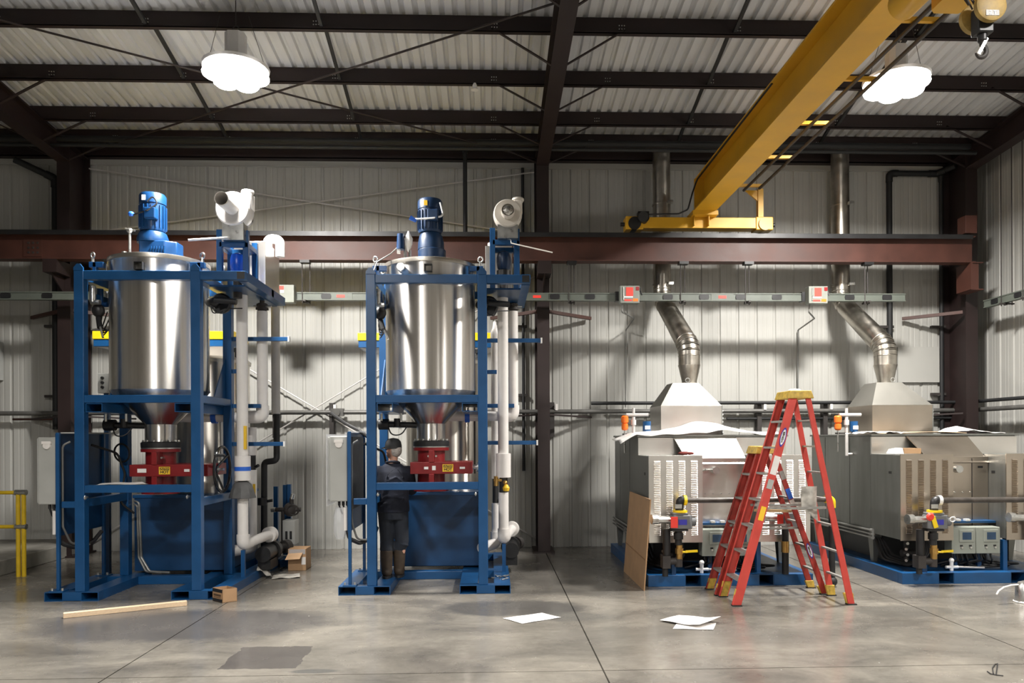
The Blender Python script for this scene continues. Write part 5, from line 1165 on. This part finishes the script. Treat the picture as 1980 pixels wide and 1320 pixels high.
on_rail(big, E1, ('l', 'near'), .435, .075, .027, 'sign_yellow', 'warning_label')
on_rail(small, E2, ('r', 'near'), .70, .06, .026, 'tape_blue', 'rail_label'); on_rail(small, E2, ('r', 'near'), .64, .03, .026, 'paper', 'rail_label'); on_rail(small, E2, ('r', 'near'), .83, .05, .026, 'aluminium', 'rail_label')
MB().ball((3.27, 7.95, 2.255), .07, .06, .02, 12, 6).build('cap_scrap', 'paper', label='crumpled white paper on top of the taller ladder', cat='paper', group=None)
# rag hanging on the spreader of the tall ladder, and a wooden strip across the small one
pa, pb = W(1550, 940, 7.80), W(1581, 1008, 7.80)
def zrag(u, w): return 0
b = MB(); nx, ny = 10, 12; v = []; f = []
for s in (0, 1):
    for j in range(ny+1):
        for i in range(nx+1):
            u, w = i/nx, j/ny; yy = 7.80+.02*math.sin(7*u+2*w)+.015*w+.008*s
            low = .62+.38*(u if w > .3 else 1)
            v.append((pa.x+(pb.x-pa.x)*u+(.0 if w < .3 else .02*(w-.3)), yy, pa.z+(pb.z-pa.z)*w*low))
n_ = (nx+1)*(ny+1)
for j in range(ny):
    for i in range(nx):
        q = [j*(nx+1)+i, j*(nx+1)+i+1, (j+1)*(nx+1)+i+1, (j+1)*(nx+1)+i]; f.append(q[::-1]); f.append([n_+k for k in q])
b.add(v, f).build('rag', 'rag', label='stained grey cloth hung over the spreader of the taller ladder', cat='cloth', angle=80)
q0, q1 = W(1458, 986, 8.33), W(1530, 988, 8.33)
MB().beam(q0, q1, .03, .028).build('wood_strip', 'plywood', label='thin wooden strip lying across the shorter ladder', cat='wood strip', smooth=False)
# ================================================================== LOOSE THINGS ON THE FLOOR
def G(px, py, z=0.0):
    d = ray(px, py); t = (z-CAMH)/d.z; return Vector((d.x*t, d.y*t, z))
a, c = G(119, 1196), G(359, 1171)
d = (c-a).normalized()
MB().beam(a+Vector((0, .03, .026)), c+Vector((0, .03, .026)), .062, .05).build('lumber', 'lumber', label='long pale wooden batten lying on the floor at front left', cat='lumber', smooth=False, bevel=.004)
# small open carton by the left skid
bx_ = thing('cardboard_box', G(432, 1164), 'small open brown carton with dark bands beside the left fork tubes', 'box', 'cartons on the floor')
A, Bp, Cc = G(411, 1161), G(430, 1165.5), G(458.5, 1162); hgt = .145
e1, e2 = Bp-A, Cc-Bp; Dd = A+e2; q = [A, Bp, Cc, Dd]
for i in range(4):
    p0, p1 = q[i], q[(i+1) % 4]; inn = ((A+Cc)/2-(p0+p1)/2).normalized()*.006
    MB().prism([p0, p1, p1+inn, p0+inn], (0, 0, hgt)).build('side', 'cardboard', bx_, smooth=False)
MB().prism([A, Bp, Cc, Dd], (0, 0, .006)).build('bottom', 'cardboard_dark', bx_, smooth=False)
un = e1.normalized(); no_ = Vector((e1.y, -e1.x, 0)).normalized()
if no_.dot(A-Cc) < 0: no_ = -no_
def strip(z0, z1, m, nm_, i0=.02, i1=.98): MB().prism([A+e1*i0+no_*.0002, A+e1*i1+no_*.0002, A+e1*i1+no_*.002, A+e1*i0+no_*.002], (0, 0, z1-z0)).build(nm_, m, bx_, smooth=False).location.z += z0
strip(.003, .036, 'ink', 'printed_band'); strip(.105, .14, 'ink', 'printed_band'); strip(.062, .085, 'cardboard_ink', 'printed_word', .12, .85); strip(.046, .053, 'cardboard_ink', 'printed_line', .12, .85)
# taller carton behind
b2 = thing('cardboard_box', G(576, 1102), 'taller brown carton with open flap near the back wall', 'box', 'cartons on the floor')
a0 = G(557, 1103); a1 = G(594, 1101); h2 = .29
MB().box(a0.x, a1.x, a0.y, a0.y+.28, 0, h2).build('carton', 'cardboard', b2, smooth=False, bevel=.003)
zt_ = ZP(575, 1088, a0.y)
MB().hexa([(a0.x-.015, a0.y-.10, .16), (a1.x-.07, a0.y-.10, .17), (a1.x-.06, a0.y-.094, .17), (a0.x-.01, a0.y-.094, .16)], [(a0.x+.005, a0.y-.008, .23), (a1.x-.04, a0.y-.008, .24), (a1.x-.04, a0.y-.002, .24), (a0.x+.005, a0.y-.002, .23)]).build('flap', 'cardboard_light', b2, smooth=False)
MB().box(a1.x-.06, a1.x-.004, a0.y-.003, a0.y-.0005, .08, .18).build('address_label', 'paper', b2, smooth=False)
MB().box(a0.x+.01, a1.x-.01, a0.y-.003, a0.y-.0008, .22, .285).build('clear_tape', 'film', b2, smooth=False)
# crumpled paper and strip beside it
def sheet(name, corners, label, nx=8, ny=6, amp=.006, cat='paper', m='paper', print_=False, lift=None):
    cs = [Vector(k) for k in corners]; v = []; f = []
    for s in (0, 1):
        for j in range(ny+1):
            for i in range(nx+1):
                u, w = i/nx, j/ny; p = (cs[0]*(1-u)+cs[1]*u)*(1-w)+(cs[3]*(1-u)+cs[2]*u)*w
                z = p.z+.003+amp*(math.sin(5*u+3*w)**2)+(lift(u, w) if lift else 0); v.append((p.x, p.y, z+.0015*s))
    n = (nx+1)*(ny+1)
    for j in range(ny):
        for i in range(nx):
            q = [j*(nx+1)+i, j*(nx+1)+i+1, (j+1)*(nx+1)+i+1, (j+1)*(nx+1)+i]; f.append([k+n for k in q]); f.append(q[::-1])
    t = MB().add(v, f).build(name, m, label=label, cat=cat, angle=80)
    if print_:
        for (u0, u1, w0, w1) in ((.12, .5, .55, .9), (.55, .8, .35, .6), (.15, .4, .2, .4)):
            pp = lambda u, w: (cs[0]*(1-u)+cs[1]*u)*(1-w)+(cs[3]*(1-u)+cs[2]*u)*w
            k = MB()
            for row in range(5):
                wa = w0+(w1-w0)*row/5; wb = wa+(w1-w0)*.07
                k.quad(*[Vector((pp(u, w).x, pp(u, w).y, pp(u, w).z+amp+.008)) for u, w in ((u0, wa), (u1, wa), (u1, wb), (u0, wb))])
            k.build('printed_lines', 'paper_print', t, kind='stuff', smooth=False)
    return t
sheet('paper_sheet', [G(1010, 1206), G(1085, 1194), G(1048, 1185.5), G(972, 1195.5)], 'single large paper drawing flat on the floor in the middle', print_=True, amp=.002)
sheet('paper_sheet', [G(1301, 1216), G(1379, 1218), G(1385, 1205), G(1310, 1204)], 'lower paper sheet sticking out under the curled drawing', amp=.002)
sheet('paper_sheet', [G(1276, 1199, .012), G(1352, 1213, .012), G(1394, 1197, .03), G(1313, 1189.5, .012)], 'curled paper drawing lying on another sheet before the ladders', print_=True, amp=.004, lift=lambda u, w: .02*max(0, u-.7)/.3)
sheet('wrapping_paper', [G(525, 1120), G(580, 1117), G(580, 1110), G(530, 1112)], 'strip of grey wrapping paper on the floor by the taller carton', m='rag', amp=.012)
sheet('wrapping_paper', [G(496, 1103, .11), G(526, 1119, .0), G(520, 1098, .06), G(500, 1096, .12)], 'crumpled grey wrapping hanging off the left skid base', m='rag', amp=.03)
sheet('paper_sheet', [W(186, 938, 8.37), W(287, 937, 8.37), W(275, 933, 8.50), W(205, 934, 8.50)], 'paper sheets resting on the lower front beam of the left skid', amp=.006)
bd = MB(); rb = random.Random(5)
hwp = thing('hardware_pile', G(978, 1112, .10), 'small heap of silver bolts on the base of the right skid', 'bolts')
for k in range(14):
    p = Vector((UN[1][0]+.83+rb.uniform(-.07, .07), UN[1][1]+.40+rb.uniform(-.13, .13), .106)); an = rb.uniform(0, PI)
    MB().cyl(p, p+Vector((.045*math.cos(an), .045*math.sin(an), .004)), .008, n=6).build('bolt', 'zinc', hwp)
# leaning cardboard sheet
pn, pf = G(1245, 1142), G(1206, 1104); tn, tf_ = Vector((1.835, 8.56, 1.045)), Vector((1.835, 9.83, 1.05))
cs_ = thing('cardboard_sheet', pn, 'large brown cardboard sheet leaning against the first machine', 'cardboard')
md1, md2 = pn.lerp(tn, .33), pf.lerp(tf_, .36); th = Vector((.012, 0, 0))
for nm2, (p, q2, r2, s2) in (('lower_flap', (pn, pf, md2, md1)), ('upper_panel', (md1, md2, tf_, tn))):
    MB().prism([p, q2, r2, s2], th).build(nm2, 'cardboard', cs_, smooth=False)
MB().beam(md1-Vector((.003, 0, 0)), md2-Vector((.003, 0, 0)), .006, .012).build('crease', 'cardboard_dark', cs_, smooth=False)
# metal pail with white hose at the right edge
pb_ = G(1985, 1166); 
pl = thing('metal_pail', pb_, 'silver can on the floor cut by the right edge', 'can')
cpos = pb_+Vector((.03, .05, 0)); 
MB().lathe(cpos+Vector((0, 0, .0)), [(.105, .0), (.11, .004), (.11, .016), (.102, .02), (.095, .17), (.07, .21), (.03, .225)], 32).build('can_body', 'zinc', pl)
MB().ring(cpos+Vector((0, 0, .008)), (0, 0, 1), .11, .007, 32, 6).build('base_ring', 'white', pl)
hz = thing('white_hose', G(1928, 1150), 'white hose end arching over the floor at the right edge', 'hose')
h0 = W(1927, 1148, cpos.y-.08); pts = [W(px, py, cpos.y-.08+.02*i) for i, (px, py) in enumerate(((1927, 1149), (1931, 1142), (1941, 1135), (1955, 1131), (1968, 1130), (1985, 1133), (2010, 1142), (2040, 1165)))]
pts[-1].z = .012; pts.append(pts[-1]+Vector((.4, .1, 0)))
MB().tube(pts, .0085, n=8).build('hose', 'white', hz)
sc = thing('wire_scrap', G(1920, 1308), 'bent black wire scrap on the floor at bottom right', 'wire')
wpts = [G(1909, 1299), G(1916, 1304), G(1927, 1306), G(1940, 1307.5)]
MB().tube([p+Vector((0, 0, .006)) for p in wpts], .004, n=6).build('wire', 'ink', sc)
MB().tube([p+Vector((0, 0, .006)) for p in (G(1926, 1306), G(1929, 1284), G(1924, 1285), G(1919, 1293), G(1921, 1304))], .004, n=6).build('wire', 'ink', sc)
# yellow guard rail on the raised slab
gr = thing('guard_rail', (-6.45, 9.9, .20), 'yellow pipe guard rail at the left edge of the picture', 'railing')
for x in (-6.10-.30, -6.02-.30): pass
for k, x in enumerate((-6.095, -6.025)):
    MB().cyl((x-.33+.33, 9.90, .20 if x < -6.35 else .0), (x, 9.90, 1.09), .027, n=16).build('rail_post', 'rail_yellow', gr)
for z in (1.085, .645):
    MB().cyl((-8.6, 9.90, z), (-6.01, 9.90, z), .024, n=16).build('rail_pipe', 'rail_yellow', gr)
    MB().cyl((-6.13, 9.90, z), (-5.99, 9.90, z), .036, n=16).build('rail_fitting', 'zinc', gr)
MB().cyl((-8.6, 9.90, .20), (-8.6, 9.90, 1.09), .027, n=16).build('rail_post', 'rail_yellow', gr)
wo = W(90, 951, 12.08)
MB().box(wo.x-.03, wo.x+.03, 12.06, 12.10, wo.z-.03, wo.z+.03).build('wall_socket', 'black', label='small black outlet low on the wall at far left', cat='outlet', smooth=False)
e0 = W(1, 661, 12.05); e1_ = W(2, 735, 12.05)
MB().box(e0.x-.35, e0.x+.02, 12.0, 12.09, e1_.z, e0.z).build('wall_panel_box', 'grey_box', label='grey wall cabinet edge at the far left border', cat='cabinet', smooth=False)
sp_ = thing('sprinkler_horn', W(918, 170, 9.86), 'small grey fitting hanging from a purlin left of the middle frame', 'fitting')
p_ = W(918, 168, 9.80); MB().lathe((p_.x, 9.80, p_.z-.04), [(.05, 0), (.03, .02), (.03, .06), (.015, .09)], 14).build('horn', 'lamp_body', sp_)
# ================================================================== WORKER (seen from behind, bent slightly over the valve)
wk = thing('person', (-1.10, 9.0, .10), 'person in dark jacket, jeans, brown boots and black cap working behind the right frame post', 'person')
def capsule(b, p0, p1, r0, r1, n=14, sx=1.0, m=6):        # tapered limb with round ends, overlapping pieces are fused by the remesh
    p0, p1 = Vector(p0), Vector(p1)
    b.cyl(p0, p1, r0, r1, n=n); b.ball(p0, r0, n=n, m=8); b.ball(p1, r1, n=n, m=8)
def fuse(b, name, m, parent, vox, sm=6):
    o = b.build(name, m, parent, angle=180)
    r = o.modifiers.new('fuse', 'REMESH'); r.mode = 'VOXEL'; r.voxel_size = vox; r.use_smooth_shade = True
    s = o.modifiers.new('soften', 'SMOOTH'); s.factor = .5; s.iterations = sm
    return o
def loft(b, rings, n=20):                                  # rings: centre, rx, ry
    v = []
    for (c, rx, ry) in rings:
        v += [(c[0]+rx*math.cos(2*PI*i/n), c[1]+ry*math.sin(2*PI*i/n), c[2]) for i in range(n)]
    f = [(k*n+i, k*n+(i+1) % n, (k+1)*n+(i+1) % n, (k+1)*n+i) for k in range(len(rings)-1) for i in range(n)]
    f += [list(range(n))[::-1], list(range((len(rings)-1)*n, len(rings)*n))]
    b.add(v, f)
x, y, z0 = -1.165, 9.0, .10
HR = Matrix.Rotation(math.radians(48), 3, 'Z')
def hv(a, b_, c): return hd+HR @ Vector((a, b_, c))
hd = Vector((x+.005, y+.03, 1.63)); sh = Vector((x, y+.02, 1.38))
lh, rh = Vector((x-.085, y+.0, .93)), Vector((x+.085, y+.0, .93))
lk, rk = Vector((x-.075, y+.02, .53)), Vector((x+.105, y+.03, .53))
la, ra = Vector((x-.075, y-.01, .20)), Vector((x+.065, y+.06, .20))
ls, rs = Vector((x-.175, y+.01, 1.36)), Vector((x+.175, y+.01, 1.36))
le, re_ = Vector((x-.235, y+.16, 1.14)), Vector((x+.20, y+.20, 1.14))
lw, rw_ = Vector((x-.16, y+.36, 1.13)), Vector((x+.13, y+.40, 1.16))
# body: head, neck, trunk, limbs and hands in one surface
b = MB()
b.ball(hd, .078, .098, .118, 18, 12); b.ball(hv(0, .035, -.055), .062, .066, .065, 14, 8); b.ball(hv(0, .105, -.02), .018, .018, .024, 10, 6)
for s in (-1, 1): b.ball(hv(s*.080, .005, -.015), .020, .022, .036, 10, 6); b.ball(hv(s*.032, .088, .012), .014, .014, .012, 8, 6)
b.ball(hv(0, .090, -.066), .020, .018, .009, 8, 6)
capsule(b, sh+Vector((0, -.005, .0)), hd+Vector((0, -.015, -.08)), .062, .052)
loft(b, [((x, y, .86), .14, .11), ((x, y, 1.0), .14, .10), ((x, y+.01, 1.2), .165, .11), ((x, y+.015, 1.36), .17, .095), ((x, y+.015, 1.43), .08, .06)])
for h_, k_, a_ in ((lh, lk, la), (rh, rk, ra)):
    capsule(b, h_, k_, .082, .056); capsule(b, k_, a_, .056, .040); capsule(b, a_-Vector((0, 0, .02)), a_+Vector((0, .12, -.06)), .04, .032)
for s_, e_, w_ in ((ls, le, lw), (rs, re_, rw_)):
    capsule(b, s_, e_, .052, .042); capsule(b, e_, w_, .042, .029)
    d = (w_-e_).normalized(); sd = d.cross(Vector((0, 0, 1))).normalized(); inn = sd if sd.dot(Vector((x, y, 0))-Vector((w_.x, w_.y, 0))) > 0 else -sd
    c = w_+d*.055; capsule(b, w_, c+d*.02, .028, .036)
    for k, ln in enumerate((.072, .082, .078, .062)):
        base = c+d*.035+inn*(.030-.020*k); mid = base+d*ln*.55-Vector((0, 0, .010)); tip = mid+d*ln*.35-Vector((0, 0, .032))
        capsule(b, base, mid, .0095, .009, 8); capsule(b, mid, tip, .009, .008, 8)
    tb = w_+d*.03+inn*.032; tm = tb+d*.04+inn*.022-Vector((0, 0, .005)); capsule(b, tb, tm, .012, .0105, 8); capsule(b, tm, tm+d*.03-Vector((0, 0, .012)), .0105, .009, 8)
fuse(b, 'body', 'skin', wk, .0075, 4)
# jacket with collar, sleeves and folds
b = MB()
loft(b, [((x+.0, y-.005, .885), .195, .150), ((x, y-.005, .93), .20, .155), ((x+.005, y-.01, 1.02), .185, .150), ((x+.005, y-.005, 1.14), .190, .150), ((x, y+.0, 1.26), .205, .145), ((x, y+.01, 1.36), .200, .125), ((x, y+.015, 1.42), .150, .095), ((x, y+.015, 1.465), .085, .075)], 28)
for s_, e_, w_ in ((ls, le, lw), (rs, re_, rw_)):
    capsule(b, s_+Vector((0, 0, -.005)), e_, .082, .068); capsule(b, e_, w_-(w_-e_).normalized()*.03, .068, .050)
    b.ball(e_, .074)
for k in range(5): b.tube([(x-.17+.02*k, y-.135, .95+.05*k), (x-.08+.01*k, y-.152, 1.00+.085*k), (x+.06, y-.150, .98+.11*k), (x+.15, y-.12, 1.05+.06*k)], .009, n=6)
fuse(b, 'jacket', 'jacket', wk, .010, 5)
b = MB(); b.ring((x+.002, y+.005, 1.468), (0, .25, 1), .075, .016, 24, 8); b.build('collar', 'jacket', wk)
# jeans
b = MB()
loft(b, [((x, y, .80), .165, .130), ((x, y-.005, .90), .175, .140), ((x, y, 1.0), .16, .125)], 24)
for h_, k_, a_ in ((lh, lk, la), (rh, rk, ra)):
    capsule(b, h_-Vector((0, 0, .02)), k_, .100, .080); capsule(b, k_, a_+Vector((0, 0, .24)), .080, .082); b.ball(a_+Vector((0, 0, .24)), .084, .084, .04)
    for q in range(3): b.ring(k_.lerp(a_, .0)+Vector((0, 0, .075-.055*q)), (.25*(-1)**q, .15, 1), .071, .010, 20, 6)
fuse(b, 'jeans', 'jeans', wk, .009, 4)
# boots
for a_ in (la, ra):
    b = MB(); f = Vector((a_.x, a_.y, z0))
    b.cyl(f+Vector((0, 0, .05)), f+Vector((0, -.005, .335)), .062, .078, n=20); b.ball(f+Vector((0, .0, .07)), .060, .075, .065); capsule(b, f+Vector((0, .02, .065)), f+Vector((0, .165, .052)), .056, .048)
    fuse(b, 'boot', 'boots', wk, .009, 3)
    pl_ = [f+Vector((.058*math.cos(t_)*(1 if math.sin(t_) < 0 else .95), .055+.15*math.sin(t_), 0)) for t_ in [2*PI*k/18 for k in range(18)]]
    MB().prism(pl_, (0, 0, .028)).build('boot_sole', 'rubber', wk)
# hair at the back and sides, and the backwards-fitted cap
b = MB(); b.ball(hv(0, -.026, -.008), .085, .085, .094, 20, 12); b.build('hair', 'hair', wk)
b = MB(); n = 24
b.lathe(hd+Vector((0, -.006, .018)), [(.098, .0), (.100, .03), (.090, .075), (.062, .108), (.0, .120)], 28); cap_ = b.build('cap', 'cap', wk)
MB().lathe(hd+Vector((0, -.006, .012)), [(.101, -.004), (.1015, .022)], 28, cap=False).build('cap_band', 'rubber', cap_)
MB().hexa([hv(-.07, .08, .022), hv(.07, .08, .022), hv(.05, .165, .008), hv(-.05, .165, .008)], [hv(-.07, .08, .03), hv(.07, .08, .03), hv(.05, .165, .016), hv(-.05, .165, .016)]).build('cap_brim', 'cap', cap_)
MB().tube([hv(-.086, .0, -.02), hv(-.09, .03, .0), hv(-.085, .09, .012)], .004, n=6).build('glasses_arm', 'black', wk)
